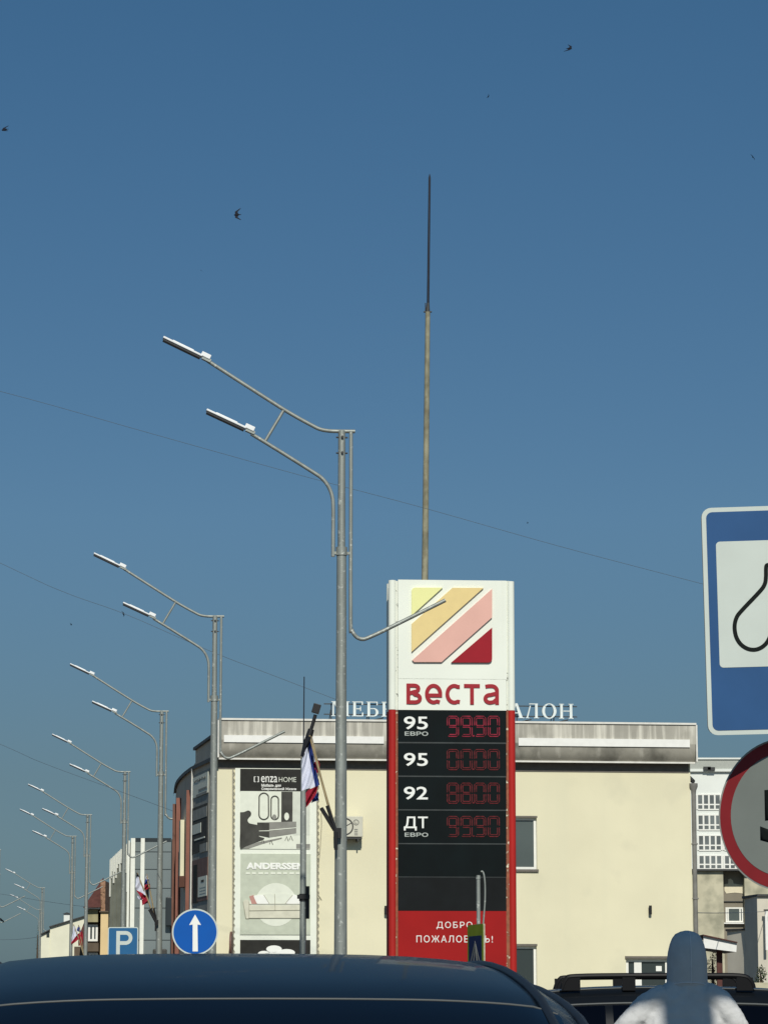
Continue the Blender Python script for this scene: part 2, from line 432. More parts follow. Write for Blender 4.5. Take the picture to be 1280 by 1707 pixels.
def holed_wall(mb, x0, x1, z0, z1, holes, y=0.0, depth=0.2):
    """front sheet with rectangular openings and their reveals."""
    xs = sorted({x0, x1, *[h[0] for h in holes], *[h[1] for h in holes]})
    zs = sorted({z0, z1, *[h[2] for h in holes], *[h[3] for h in holes]})
    for i in range(len(xs) - 1):
        for k in range(len(zs) - 1):
            cx, cz = (xs[i] + xs[i + 1]) / 2, (zs[k] + zs[k + 1]) / 2
            if any(h[0] < cx < h[1] and h[2] < cz < h[3] for h in holes): continue
            mb.add([(xs[i], y, zs[k]), (xs[i + 1], y, zs[k]), (xs[i + 1], y, zs[k + 1]), (xs[i], y, zs[k + 1])], [(0, 1, 2, 3)])
    for (a, b2, c, d) in holes:
        mb.add([(a, y, c), (a, y + depth, c), (a, y + depth, d), (a, y, d)], [(0, 1, 2, 3)])
        mb.add([(b2, y, c), (b2, y, d), (b2, y + depth, d), (b2, y + depth, c)], [(0, 1, 2, 3)])
        mb.add([(a, y, d), (a, y + depth, d), (b2, y + depth, d), (b2, y, d)], [(0, 1, 2, 3)])
        mb.add([(a, y, c), (b2, y, c), (b2, y + depth, c), (a, y + depth, c)], [(0, 1, 2, 3)])
    return mb

# ------------------------------------------------------------------ ground
tag(MB().add([(-3000, -60, 0), (3000, -60, 0), (3000, 3000, 0), (-3000, 3000, 0)], [(0, 1, 2, 3)]).build('ground', M['asphalt']), kind='structure')
HD = Vector((-0.1335, 0.991, 0)); HR = Vector((0.991, 0.1335, 0))      # road heading and its right
def strip(name, m, off0, off1, s0, s1, z0, z1):
    pts = []
    for (s_, o_) in ((s0, off0), (s0, off1), (s1, off1), (s1, off0)):
        p = HD * s_ + HR * o_; pts.append((p.x, p.y))
    return MB().prism(pts, z0, z1).build(name, m)
tag(strip('road', M['road'], -7.5, 5.2, -40, 420, -0.2, 0.004), kind='structure')
tag(strip('kerb', M['kerb'], 5.2, 5.36, 34, 420, -0.2, 0.14), kind='structure')
tag(strip('pavement', M['paving'], 5.36, 8.0, 34, 420, -0.2, 0.13), kind='structure')
lm = MB()
for k in range(24):
    pts = []
    for (s_, o_) in ((k * 9, -1.2), (k * 9, -1.08), (k * 9 + 3, -1.08), (k * 9 + 3, -1.2)):
        p = HD * s_ + HR * o_; pts.append((p.x, p.y, 0.008))
    lm.add(pts, [(3, 2, 1, 0)])
tag(lm.build('road_marking', M['line_paint']), kind='structure')

# ------------------------------------------------------------------ furniture store
SX, SY = at(357, 1677, 87.4).x, 87.4
F = Frame(SX, SY, 6.5)
store = thing('furniture_store', 'cream two storey store with grey overhanging fascia and white rooftop letters', 'building', SX, SY, 6.5)
xr, _ = F.on(1152, 1420)                                      # right end of the wall
zf0 = F.on(760, 1266, -0.42)[1]; zf1 = F.on(760, 1204.5, -0.42)[1]
ztop = zf0
def rect(px0, px1, py0, py1, y=0.0):
    a = F.on(px0, py1, y); b2 = F.on(px1, py0, y)
    return (a[0], b2[0], a[1], b2[1])
win1 = rect(832, 894, 1363, 1449)
win2 = rect(832, 894, 1577, 1662)
door = rect(1044, 1114, 1598, 1690); door = (door[0], door[1], 0.05, door[3])
wl = MB()
holed_wall(wl, 0, xr, 0, ztop + 0.3, [win1, win2, door], 0, 0.22)
wl.add([(xr, 0, 0), (xr, 18, 0), (xr, 18, ztop + .3), (xr, 0, ztop + .3)], [(0, 1, 2, 3)])
wl.add([(0, 18, 0), (0, 18, ztop + .3), (xr, 18, ztop + .3), (xr, 18, 0)], [(0, 1, 2, 3)])
wl.build('wall', M['cream'], store)
MB().box(0.05, xr - 0.05, -0.022, -0.004, zf0 - 0.30, zf0 + 0.02).build('overhang_shade_band', M['soffit'], store)  # shadow of the overhang laid on the wall as a dark strip
# fascia: upper sheet, lower rolled sheet, light strip, edges
fx0 = F.on(366, 1230, -0.42)[0]; fx1 = F.on(1159, 1240, -0.42)[0]
hgt = zf1 - zf0; zm = zf0 + hgt * 0.47
MB().box(fx0, fx1, -0.42, 0.3, zm, zf1).build('fascia_panel', M['fascia'], store)
rows = []
for k in range(7):
    a = k / 6; z = zm - (zm - zf0) * a; y = -0.418 + 0.16 * a ** 3
    rows.append([(fx0 + .01, y, z), ((fx0 + fx1) / 2, y, z), (fx1 - .01, y, z)])
lowf = MB().grid(rows, True)
lowf.add([(fx0, -0.25, zf0), (fx0, 0.0, zf0), (fx1, 0.0, zf0), (fx1, -0.25, zf0)], [(0, 1, 2, 3)])
lowf.build('fascia_panel', M['fascia_low'], store)
tr = MB()
tr.box(fx0 - .02, fx1 + .02, -0.46, 0.32, zf1 + .003, zf1 + 0.06)
tr.build('coping', M['trim_pale'], store)
MB().box(fx0 - .02, fx1 + .02, -0.30, -0.24, zf0 - 0.05, zf0 - .002).build('drip_edge', M['trim_pale'], store)
MB().box(fx1 + .003, fx1 + .05, -0.45, 0.3, zf0, zf1).build('end_trim', M['trim_pale'], store)
MB().box(fx0 - .05, fx0 - .003, -0.45, 0.3, zf0, zf1).build('end_trim', M['trim_pale'], store)
for (a, b2, t0, t1) in ((373.5, 640, 1228, 1237), (864, 1149, 1233, 1243)):
    p = F.on(a, t1, -0.45); q = F.on(b2, t0, -0.45)
    MB().box(p[0], q[0], -0.455, -0.421, p[1], q[1]).build('light_strip', M['white_paint'], store)
MB().box(0.1, xr - .1, 0.4, 17.8, zf1 - 0.3, zf1 - 0.1).build('roof', M['block_roof'], store)
# windows and door
def pvc_window(b, parent, y, split=None, name='window', glass='glass_dim', fw=0.075):
    x0, x1, z0, z1 = b
    f = MB()
    f.box(x0, x0 + fw, y, y + .07, z0, z1); f.box(x1 - fw, x1, y, y + .07, z0, z1)
    f.box(x0 + fw, x1 - fw, y, y + .07, z0, z0 + fw); f.box(x0 + fw, x1 - fw, y, y + .07, z1 - fw, z1)
    for s_ in (split or []):
        f.box(s_ - fw / 2, s_ + fw / 2, y + .002, y + .068, z0 + fw, z1 - fw)
    o = f.build(name, M['pvc'], parent)
    MB().box(x0 + fw / 2, x1 - fw / 2, y + .03, y + .045, z0 + fw / 2, z1 - fw / 2).build('pane', M[glass], o)
    return o
wa = pvc_window(win1, store, 0.10, [win1[0] + .36])
MB().box(win1[0] - .05, win1[1] + .04, -0.06, 0.10, win1[2] - .07, win1[2]).build('sill', M['soffit'], wa)
wb = pvc_window(win2, store, 0.10, [win2[0] + .36], glass='glass')
MB().box(win1[0] - .02, win1[1] + .02, -0.012, -0.003, win1[3], win1[3] + .05).build('lintel', M['soffit'], wa)
MB().box(win2[0] - .02, win2[1] + .02, -0.012, -0.003, win2[3], win2[3] + .06).build('lintel', M['soffit'], wb)
# entrance
d0 = MB()
fw = .09
d0.box(door[0], door[0] + fw, .1, .17, door[2], door[3]); d0.box(door[1] - fw, door[1], .1, .17, door[2], door[3])
d0.box(door[0] + fw, door[1] - fw, .1, .17, door[3] - fw, door[3])
dm = F.on(1062, 1620, .1)[0]
d0.box(dm - .10, dm + .12, .095, .165, door[2], door[3] - fw)
dr = d0.build('door', M['pvc'], store)
MB().box(door[0] + .02, door[1] - .02, .13, .145, door[2], door[3] - .03).build('pane', M['glass'], dr)
a = F.on(1093, 1612, .09); 
MB().box(a[0], a[0] + .17, .118, .128, a[1] - .12, a[1] + .03).build('notice', M['pr_white'], dr)
a = F.on(1044, 1630, .1); MB().box(a[0] + .02, a[0] + .05, .04, .1, a[1] - .08, a[1] + .08).build('handle', M['steel_dark'], dr)
MB().box(door[0] - .03, door[1] + .03, -0.05, 0.0, door[3] + .003, door[3] + .07).build('lintel', M['soffit'], dr)
# downpipe
dp = F.on(1155.5, 1400, -0.02)[0]
ztp = F.on(1155, 1318, -.1)[1]
dpm = MB().tube([(dp + .02, -.02, 0.2), (dp + .02, -.02, ztp)], .068, 12)
dpm.tube([(dp + .02, -.02, ztp - .1), (dp + .02, -.02, ztp), (dp + .02, -.02, ztp + .12), (dp + .02, -.02, ztp + .22)], [.07, .075, .125, .125], 12)
for k in range(4): dpm.box(dp - .06, dp + .11, -.1, 0.06, 1.2 + k * 1.6, 1.24 + k * 1.6)
dpm.build('downpipe', M['pipe_grey'], store)
MB().tube([(xr + .02, .2, ztp + .35), (dp + .02, -.02, ztp + .25)], .045, 8).tube([(dp + .02, -.02, ztp + .28), (xr - .0, .3, ztp + .45)], .06, 8).build('rain_outlet', M['steel_dark'], store)

# curved shaded side wing with fins
def wpt(px, d): p = at(px, 1677, d); return F.loc(p.x, p.y)
A_, B_, C_, D_, E_ = (0, 0.02), wpt(318, 91.5), wpt(303.5, 94.3), wpt(292.5, 98), wpt(289.5, 103)
plan = [Vector(A_), Vector(B_)] + [Vector(p) for p in smooth_path([(*B_, 0), (*C_, 0), (*D_, 0), (*E_, 0)], 4)[1:]]
plan = [(p[0], p[1]) for p in plan]
zw = 8.42
wg = MB()
for i in range(len(plan) - 1):
    (x0, y0), (x1, y1) = plan[i], plan[i + 1]
    wg.add([(x1, y1, 0), (x0, y0, 0), (x0, y0, zw), (x1, y1, zw)], [(0, 1, 2, 3)], i > 0)
wg.add([(p[0], p[1], zw - .05) for p in plan] + [(6, plan[-1][1], zw - .05), (6, .3, zw - .05)], [list(range(len(plan) + 1, -1, -1))])
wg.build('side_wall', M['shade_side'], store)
cp = MB()
rows = [[(p[0] - .08, p[1], zw - .04) for p in plan], [(p[0] - .08, p[1], zw + .07) for p in plan], [(p[0] + .2, p[1], zw + .07) for p in plan]]
cp.grid(rows, False).build('side_coping', M['steel_dark'], store)
q = wpt(322, 93.5)
pz = 9.16
pm = MB(); q2 = wpt(352, 89.0)
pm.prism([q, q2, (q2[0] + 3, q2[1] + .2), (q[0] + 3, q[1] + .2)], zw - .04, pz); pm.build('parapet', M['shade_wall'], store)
MB().prism([(q[0] - .08, q[1]), (q2[0] - .08, q2[1]), (q2[0] + 3, q2[1] + .2), (q[0] + 3, q[1] + .2)], pz + .002, pz + .09).build('parapet_coping', M['steel_dark'], store)
def fin(px0, px1, d, ytop, m, dep=.7):
    a, b2 = wpt(px0, d), wpt(px1, d)
    z1 = at(px0, ytop, d).z
    MB().prism([a, b2, (b2[0] + .1, b2[1] + dep), (a[0] + .1, a[1] + dep)], 0, z1).build('facade_fin', M[m], store)
fin(307.5, 314, 92.3, 1317, 'fin_red')
fin(290.5, 297.5, 95.6, 1330, 'fin_red', 1.2)
fin(284.5, 289.5, 98.2, 1340, 'fin_brown', 1.5)
a, b2 = wpt(298, 93.6), wpt(304.5, 93.6)
MB().prism([a, b2, (b2[0], b2[1] + .9), (a[0], a[1] + .9)], at(300, 1466, 95.3).z, at(300, 1372, 95.3).z).build('bay_strip', M['cream'], store)
a, b2 = wpt(296.5, 93.4), wpt(307, 93.2)
MB().prism([a, b2, (b2[0], b2[1] + .8), (a[0], a[1] + .8)], at(300, 1482, 95).z, at(300, 1464, 95).z).build('bay_ledge', M['fin_brown'], store)

q0 = wpt(318.3, 91.3)
MB().tube([(q0[0] - .03, q0[1] - .03, 0), (q0[0] - .03, q0[1] - .03, zw)], .028, 8).build('side_pipe', M['trim_pale'], store)
# side banner (in shade) on the flat part of the side wall: its own frame
sdx, sdy = B_[0] - A_[0], B_[1] - A_[1]
syaw = math.degrees(math.atan2(-(sdy), -(sdx)))               # local x runs towards the corner
pw = at(318, 1677, 91.5)
SF = Frame(pw.x, pw.y, 6.5 + math.degrees(math.atan2(-sdy, -sdx)))
sb = thing('wall_banner', 'tall faded advertising banner on the shaded side wall of the store', 'banner', pw.x, pw.y, 6.5 + math.degrees(math.atan2(-sdy, -sdx)))
def srect(a, b2, c, d, y):
    p = SF.on(a, d, y); q = SF.on(b2, c, y); return (p[0], q[0], y, y + .02, p[1], q[1])
def sprint(a, b2, c, d, y, m, name): MB().box(*srect(a, b2, c, d, y)).build(name, M[m], sb)
sprint(318.5, 349, 1281, 1600, -.03, 'pr_mid', 'banner_sheet')
sprint(319.5, 347, 1286, 1332, -.052, 'pr_lightg', 'print_panel')
p = SF.on(324, 1306, -.06); q = SF.on(343, 1293, -.06)
text('КОРТИ', (p[0], q[0], p[1], q[1]), -.064, -.056, M['pr_mid'], 'lettering', sb, .02)
for (a, b2, c) in ((331, 345, 1313), (327, 345, 1322)): sprint(a, b2, c, c + 3, -.062, 'pr_mid', 'small_print')
sprint(319.5, 346, 1338, 1424, -.052, 'pr_dark', 'print_panel')
sprint(322, 345, 1343, 1369, -.060, 'pr_mid', 'print_wall')
sprint(321, 335, 1371, 1392, -.062, 'pr_lightg', 'print_bed')
sprint(324, 341, 1394, 1402, -.064, 'pr_pale', 'print_blanket')
sprint(333, 345, 1404, 1422, -.060, 'pr_mid', 'print_rug')
sprint(319.5, 346, 1428, 1505, -.052, 'pr_brown', 'print_panel')
sprint(322, 329, 1441, 1506, -.060, 'pr_black', 'print_vase')
sprint(330, 345, 1459, 1496, -.062, 'pr_pale', 'print_card')
sprint(335, 340, 1466, 1471, -.068, 'pr_dark', 'print_mark')
for c in (1478, 1483, 1488): sprint(332.5, 343, c, c + 2.4, -.068, 'pr_mid', 'small_print')

# big front banner
bn = thing('wall_banner', 'tall white furniture banner with dark heading and sofa picture laced to the cream wall', 'banner', SX, SY, 6.5)
def brect(a, b2, c, d, y): 
    p = F.on(a, d, y); q = F.on(b2, c, y); return (p[0], q[0], y, y + .02, p[1], q[1])
def bprint(a, b2, c, d, y, m, name='print'): return MB().box(*brect(a, b2, c, d, y)).build(name, M[m], bn)
def bpts(pts, y): return [F.on(px, py, y) for (px, py) in pts]
def bsoft(pts, y, m, name='print', n=4):
    P = smooth_path([(*p, 0) for p in pts + pts[:1]], n)[:-1]
    return MB().slab(bpts([(p[0], p[1]) for p in P], y), y, y + .02).build(name, M[m], bn)
def bpoly(pts, y, m, name='print'): return MB().slab(bpts(pts, y), y, y + .02).build(name, M[m], bn)
x0, x1, ya, yb, z0, z1 = brect(389.5, 528.5, 1281.5, 1640, -.03)
MB().box(x0, x1, -.03, -.008, 1.0, z1).build('banner_sheet', M['banner'], bn)
bprint(400.5, 517, 1282.5, 1318.5, -.055, 'pr_black', 'print_heading')
def btext(body, a, b2, c, d, y, m, bold=0.0, name='lettering'):
    p = F.on(a, d, y); q = F.on(b2, c, y); text(body, (p[0], q[0], p[1], q[1]), y, y + .01, M[m], name, bn, bold)
btext('enza', 435.5, 462.5, 1294, 1304, -.066, 'pr_white', .0)
btext('HOME', 465, 494, 1295.5, 1303.5, -.066, 'pr_lightg', -.004)
for sgn, cx in ((-1, 424.2), (1, 431.2)):
    lg = MB(); stroke(lg, bpts([(cx - sgn * 2.2, 1294.8), (cx, 1294.8), (cx, 1303.2), (cx - sgn * 2.2, 1303.2)], -.066), .024, -.066, -.056)
    lg.build('logo_bracket', M['pr_white'], bn)
btext('Мебель для', 436, 468.5, 1307, 1312.5, -.066, 'pr_white', .03)
btext('Современной Жизни', 436, 494, 1313, 1318, -.066, 'pr_white', .03)
bprint(400.5, 517, 1319.5, 1415, -.052, 'pr_pale', 'print_photo')
bprint(469, 488, 1319.8, 1370, -.058, 'pr_dark', 'print_column')
bprint(488, 516.8, 1320, 1392, -.056, 'pr_lightg', 'print_wall')
for (a, b2, c, d) in ((432, 448, 1322, 1366), (452, 464.5, 1327, 1366)):
    lp = MB(); cx = (a + b2) / 2; rw = (b2 - a) / 2
    pts = [(cx + rw * math.cos(t), (c + rw if math.sin(t) < 0 else d - rw) + rw * math.sin(t)) for t in [2 * math.pi * k / 24 for k in range(24)]]
    stroke(lp, bpts(pts, -.064), .035, -.064, -.054, True); lp.build('print_mirror', M['pr_dark'], bn)
bpoly([(429, 1371), (494, 1369.5), (494, 1389), (449, 1396), (429, 1392)], -.062, 'pr_mid', 'print_sideboard')
bpoly([(429, 1371), (449, 1372), (449, 1396), (429, 1392)], -.068, 'pr_dark', 'print_sideboard_end')
bpoly([(449, 1383.2), (494, 1379.2), (494, 1380.4), (449, 1384.6)], -.072, 'pr_pale', 'print_line')
bpoly([(432, 1384.6), (449, 1384.2), (449, 1385.4), (432, 1385.6)], -.074, 'pr_pale', 'print_line')
bsoft([(400.6, 1354), (407, 1353.5), (414, 1351), (418.5, 1354), (418.5, 1359), (415, 1363), (413, 1367), (415.5, 1372), (423, 1374), (429.5, 1376), (430, 1386), (432, 1394), (441, 1398), (425, 1405), (410, 1411), (400.6, 1413.5), (400.6, 1385)], -.066, 'pr_dark', 'print_armchair')
bpoly([(400.5, 1414.5), (430, 1404), (470, 1396), (470, 1398), (440, 1406), (415, 1414.5)], -.060, 'pr_mid', 'print_shadow')
for cx, cy in ((438, 1398), (452, 1400), (478, 1394), (485, 1393)):
    lp = MB(); stroke(lp, bpts([(cx - 2.5, cy + 7), (cx, cy), (cx + 3, cy + 8)], -.07), .014, -.07, -.06); lp.build('print_leg', M['pr_dark'], bn)
MB().slab(bpts([(457.5 + 3.4 * math.cos(t), 1362 + 4.5 * math.sin(t)) for t in [k * .3927 for k in range(16)]], -.075), -.075, -.065).build('print_vase', M['pr_mid'], bn)
MB().slab(bpts([(478 + 4 * math.cos(t), 1361 + 6.5 * math.sin(t)) for t in [k * .3927 for k in range(16)]], -.075), -.075, -.065).build('print_flower', M['pr_pale'], bn)
bprint(494, 517, 1407, 1414.5, -.058, 'pr_mid', 'print_rug')
bprint(400.5, 518, 1423.5, 1558, -.055, 'pr_green', 'print_panel')
btext('ANDERSSEN', 410.5, 508, 1438.5, 1449.5, -.066, 'pr_white', .055)
for k in range(9):
    bprint(410 + k * 10.4, 410 + k * 10.4 + random.uniform(6, 9), 1454, 1457.4, -.066, 'pr_pale', 'small_print')
MB().slab(bpts([(460 + 35 * math.cos(2 * math.pi * k / 40), 1508 + 36 * math.sin(2 * math.pi * k / 40)) for k in range(40)], -.060), -.060, -.05).build('print_circle', M['pr_pale'], bn)
bpoly([(416, 1506), (510, 1507), (510, 1530), (415, 1530)], -.066, 'pr_sofa', 'print_sofa_seat')
bsoft([(421, 1493), (437, 1490.5), (450, 1489), (458, 1491), (468, 1489), (484, 1490), (497, 1494), (506, 1503), (507, 1508), (480, 1509), (440, 1509), (417, 1508)], -.068, 'pr_pale', 'print_sofa_back')
bsoft([(405.5, 1504), (408, 1500.5), (412.5, 1500), (415.5, 1504), (415.6, 1518), (415, 1531), (411, 1531), (408.5, 1518)], -.070, 'pr_sofa', 'print_sofa_arm')
bsoft([(501, 1504), (504, 1500.5), (509, 1500), (512, 1504), (511, 1518), (508, 1531), (504, 1531), (502, 1518)], -.072, 'pr_sofa', 'print_sofa_arm')
bpoly([(416, 1494), (423, 1492), (431, 1506), (420, 1507.5)], -.074, 'pr_pink', 'print_cushion')
bsoft([(423, 1494), (432, 1492), (440, 1492.5), (445, 1499), (449, 1506), (440, 1506.8), (430, 1507), (426, 1501)], -.076, 'pr_white', 'print_cushion')
bsoft([(476, 1506), (482, 1499), (489, 1491.5), (497, 1494), (502, 1500), (505, 1506.5), (490, 1507.5)], -.076, 'pr_white', 'print_cushion')
ln = MB()
for pl in ([(415, 1507), (508, 1507)], [(415, 1518), (508, 1517)], [(415, 1530.5), (508, 1530.5)], [(458, 1490), (459, 1518)], [(415.5, 1503), (415.5, 1531)], [(405.5, 1503), (410, 1531), (415, 1531)], [(440, 1492), (449, 1506)], [(476, 1506), (488, 1492)]):
    stroke(ln, bpts(pl, -.080), .014, -.080, -.07)
ln.build('print_outline', M['pr_shade'], bn)
bprint(400, 517.5, 1567, 1652, -.055, 'pr_black', 'print_panel')
for (cx, cy, rx, ry) in ((440, 1590, 10, 5), (457, 1582, 13, 6), (478, 1588, 14, 6), (460, 1592, 22, 5)):
    MB().slab(bpts([(cx + rx * math.cos(t), cy + ry * math.sin(t)) for t in [k * .3142 for k in range(20)]], -.066 - .004 * (rx % 3)), -.066 - .004 * (rx % 3), -.058).build('print_lamp', M['pr_white'], bn)
for ex in (388.8, 529):
    rp = MB(); pts = []
    y_ = 1284; k = 0
    while y_ < 1600:
        q = F.on(ex + (2.6 if k % 2 else -.6), y_, -.045); pts.append((q[0], -.045, q[1])); y_ += 5.5; k += 1
    rp.tube(pts, .014, 5)
    q = F.on(ex - .2, 1283, -.04); q1 = F.on(ex - .2, 1600, -.04)
    rp.tube([(q[0], -.04, q[1]), (q1[0], -.04, q1[1])], .022, 6)
    rp.build('lacing', M['rope'], bn)

# rooftop letters
def serif(ch):
    P = []
    T, t, sf, se = .145, .055, .04, .07
    def stem(x, w0=T, z0=0, z1=1): P.append([(x, z0), (x + w0, z0), (x + w0, z1), (x, z1)])
    def ser(x, w0=T, z=0): P.append([(x - se, z), (x + w0 + se, z), (x + w0 + se, z + sf), (x - se, z + sf)])
    def bar(x0, x1, z, h=t): P.append([(x0, z), (x1, z), (x1, z + h), (x0, z + h)])
    def ring(cx, cz, rx, rz, th, a0=0, a1=360, n=24):
        for k in range(n):
            A0, A1 = R(a0 + (a1 - a0) * k / n), R(a0 + (a1 - a0) * (k + 1) / n)
            q = [(cx + rx * math.cos(A0), cz + rz * math.sin(A0)), (cx + rx * math.cos(A1), cz + rz * math.sin(A1)),
                 (cx + (rx - th) * math.cos(A1), cz + (rz - t) * math.sin(A1)), (cx + (rx - th) * math.cos(A0), cz + (rz - t) * math.sin(A0))]
            P.append(q)
    wd = .8
    if ch == 'М':
        stem(.08, .07); ser(.08, .07); bar(.0, .2, 1 - sf, sf)
        P.append([(.10, 1), (.28, 1), (.56, .12), (.48, .02)]); P.append([(.48, .02), (.55, .02), (.86, 1), (.79, 1)])
        stem(.82); ser(.82); ser(.82, T, 1 - sf); wd = 1.06
    elif ch == 'Е':
        stem(.08); ser(.08); ser(.08, T, 1 - sf); bar(.24, .62, 0); bar(.24, .6, 1 - t); bar(.24, .5, .48); bar(.57, .64, 0, .25); bar(.55, .62, .78, .22); bar(.46, .51, .36, .3); wd = .70
    elif ch == 'Б':
        stem(.08); ser(.08); ser(.08, T, 1 - sf); bar(.24, .64, 1 - t); bar(.59, .65, .76, .24); bar(.24, .42, .5); bar(.24, .42, 0); ring(.42, .283, .28, .283, .15, -90, 90, 12); wd = .76
    elif ch == 'Ь':
        stem(.08); ser(.08); ser(.08, T, 1 - sf); bar(.24, .42, .5); bar(.24, .42, 0); ring(.42, .283, .28, .283, .15, -90, 90, 12); wd = .76
    elif ch == 'Ы':
        stem(.08); ser(.08); ser(.08, T, 1 - sf); bar(.24, .4, .5); bar(.24, .4, 0); ring(.4, .283, .25, .283, .14, -90, 90, 12); stem(.80); ser(.80); ser(.80, T, 1 - sf); wd = 1.08
    elif ch == 'Л':
        P.append([(.05, .0), (.13, .0), (.30, .85), (.24, .85)]); bar(.0, .2, 0, sf); bar(.2, .70, 1 - t); stem(.54); ser(.54); wd = .82
    elif ch == 'Н':
        stem(.08); ser(.08); ser(.08, T, 1 - sf); stem(.62); ser(.62); ser(.62, T, 1 - sf); bar(.24, .64, .48); wd = .90
    elif ch == 'Й':
        stem(.08); ser(.08); ser(.08, T, 1 - sf); stem(.62); ser(.62); ser(.62, T, 1 - sf); P.append([(.24, .14), (.24, .26), (.62, .86), (.62, .74)]); ring(.43, 1.18, .14, .1, .05, 180, 360, 8); wd = .90
    elif ch == 'А':
        P.append([(.10, 0), (.17, 0), (.44, 1), (.38, 1)]); P.append([(.36, 1), (.50, 1), (.80, 0), (.62, 0)]); bar(.22, .62, .32); bar(.02, .26, 0, sf); bar(.55, .88, 0, sf); wd = .86
    elif ch == 'О':
        ring(.43, .5, .41, .52, .16); wd = .88
    elif ch == 'С':
        ring(.43, .5, .41, .52, .16, 42, 318, 20); bar(.70, .76, .66, .30); wd = .82
    else: wd = .45
    return P, wd
rs = thing('rooftop_letters', 'white serif letters standing on the roof edge of the cream store', 'sign', SX, SY, 6.5)
lx0 = F.on(552, 1190, -.1)[0]; lx1 = F.on(957, 1195, -.1)[0]
lz0 = F.on(760, 1196, -.1)[1]; lz1 = F.on(760, 1171.5, -.1)[1]
word = 'МЕБЕЛЬНЫЙ САЛОН'
ws = [serif(c)[1] for c in word]; gap = .10
tot = sum(ws) + gap * (len(word) - 1); kx = (lx1 - lx0) / tot; hh = lz1 - lz0
x = lx0
for c in word:
    P, wd = serif(c)
    mb = MB()
    for i, q in enumerate(P): mb.slab([(x + a * kx, lz0 + b3 * hh) for (a, b3) in q], -.14 - .0021 * (i % 9), -.05)
    if P: mb.build('letter', M['letter_white'], rs)
    x += (wd + gap) * kx
fr = MB()
fr.box(lx0 - .2, lx1 + .1, .0, .03, lz0 + .05, lz0 + .08); fr.box(lx0 - .2, lx1 + .1, .0, .03, lz1 - .08, lz1 - .05)
k = lx0
while k < lx1:
    fr.box(k, k + .03, .0, .03, zf1, lz1 - .05); fr.tube([(k, .02, lz0 + .2), (k + .02, .9, zf1)], .014, 5)
    fr.tube([(k + .1, .0, zf1 + .07), (k + .45, .05, zf1 + .16)], .02, 5); k += 1.1
fr.build('letter_frame', M['steel_dark'], rs)

# air conditioner
ax0, _ = F.on(557, 1380, -.25); ax1, az1 = F.on(604, 1361.5, -.25); _, az0 = F.on(604, 1395.5, -.25)
ac = thing('air_conditioner', 'small cream air conditioner unit with round fan on the store wall', 'air conditioner', SX, SY, 6.5)
MB().box(ax0, ax1, -.40, -.10, az0, az1).build('case', M['ac_white'], ac, .015)
cx, cz = ax0 + .36 * (ax1 - ax0), (az0 + az1) / 2
fg = MB()
stroke(fg, [(cx + .235 * math.cos(k * .2618), cz + .235 * math.sin(k * .2618)) for k in range(24)], .035, -.412, -.395, True)
for k in range(3):
    t = k * 2.094 + .5
    stroke(fg, [(cx, cz), (cx + .22 * math.cos(t), cz + .22 * math.sin(t))], .02, -.411, -.396)
fg.build('fan_grille', M['ac_dark'], ac)
lgm = MB(); gx, gz = ax1 - .2, az1 - .17
stroke(lgm, [(gx + .075 * math.cos(k * .393), gz + .075 * math.sin(k * .393)) for k in range(16)], .022, -.41, -.396, True)
stroke(lgm, [(gx - .02, gz + .03), (gx - .02, gz - .03), (gx + .02, gz - .03)], .018, -.41, -.396)
lgm.build('logo', M['pr_mid'], ac)
for k in range(4): MB().box(gx - .05, gx + .05, -.408, -.396, az0 + .05 + k * .05, az0 + .075 + k * .05).build('logo_letter', M['pr_mid'], ac)
br = MB(); br.box(ax0 + .05, ax1 - .02, -.38, -.02, az0 - .06, az0 - .015); br.box(ax0 + .08, ax0 + .12, -.40, .0, az0 - .13, az0 - .06); br.box(ax1 - .16, ax1 - .12, -.40, .0, az0 - .13, az0 - .06)
br.build('bracket', M['steel_dark'], ac)

# wall lamps
for (px, py, lb) in ((1083, 1517, 'small dark wall lamp on the cream wall right of the price sign'), (643, 1517.5, 'small dark wall lamp on the cream wall left of the price sign')):
    c = F.on(px, py, -.05)
    wlp = thing('wall_lamp', lb, 'wall lamp', SX, SY, 6.5, 'lamps on the store wall')
    MB().tube([(c[0], -.09, c[1] - .13), (c[0], -.09, c[1] + .13)], .045, 10).build('lamp_body', M['black_plastic'], wlp)
    MB().box(c[0] - .02, c[0] + .02, -.06, 0.0, c[1] - .05, c[1] + .05).build('mount', M['black_plastic'], wlp)
ov = thing('projecting_sign', 'small dark oval sign projecting from the wall at the big banner', 'sign', SX, SY, 6.5)
c_ = F.on(385.5, 1574, -.3)
om = MB(); ey = [(math.cos(2 * math.pi * k / 28) * .34, math.sin(2 * math.pi * k / 28) * .36) for k in range(28)]
om.add([(c_[0] - .03 + a * .16, -.40 + a, c_[1] + b3) for (a, b3) in ey] + [(c_[0] + .03 + a * .16, -.40 + a, c_[1] + b3) for (a, b3) in ey], [list(range(28)), list(range(55, 27, -1))] + [(i, i + 28, (i + 1) % 28 + 28, (i + 1) % 28) for i in range(28)])
om.build('board', M['pr_brown'], ov)
MB().tube([(c_[0], -.1, c_[1] + .1), (c_[0], .0, c_[1] + .1)], .02, 6).build('bracket', M['steel_dark'], ov)
# loose cable by the banner
q = [F.on(px, py, -.02) for (px, py) in ((535.5, 1355), (536, 1375), (534, 1410), (530.5, 1450), (529.5, 1490), (536, 1500))]
tag(MB().tube([(SX + F.c * p[0] - F.s * -.02, SY + F.s * p[0] + F.c * -.02, p[1]) for p in q], .012, 5).build('loose_cable', M['rope']), 'thin loose cable hanging beside the big wall banner', 'cable')

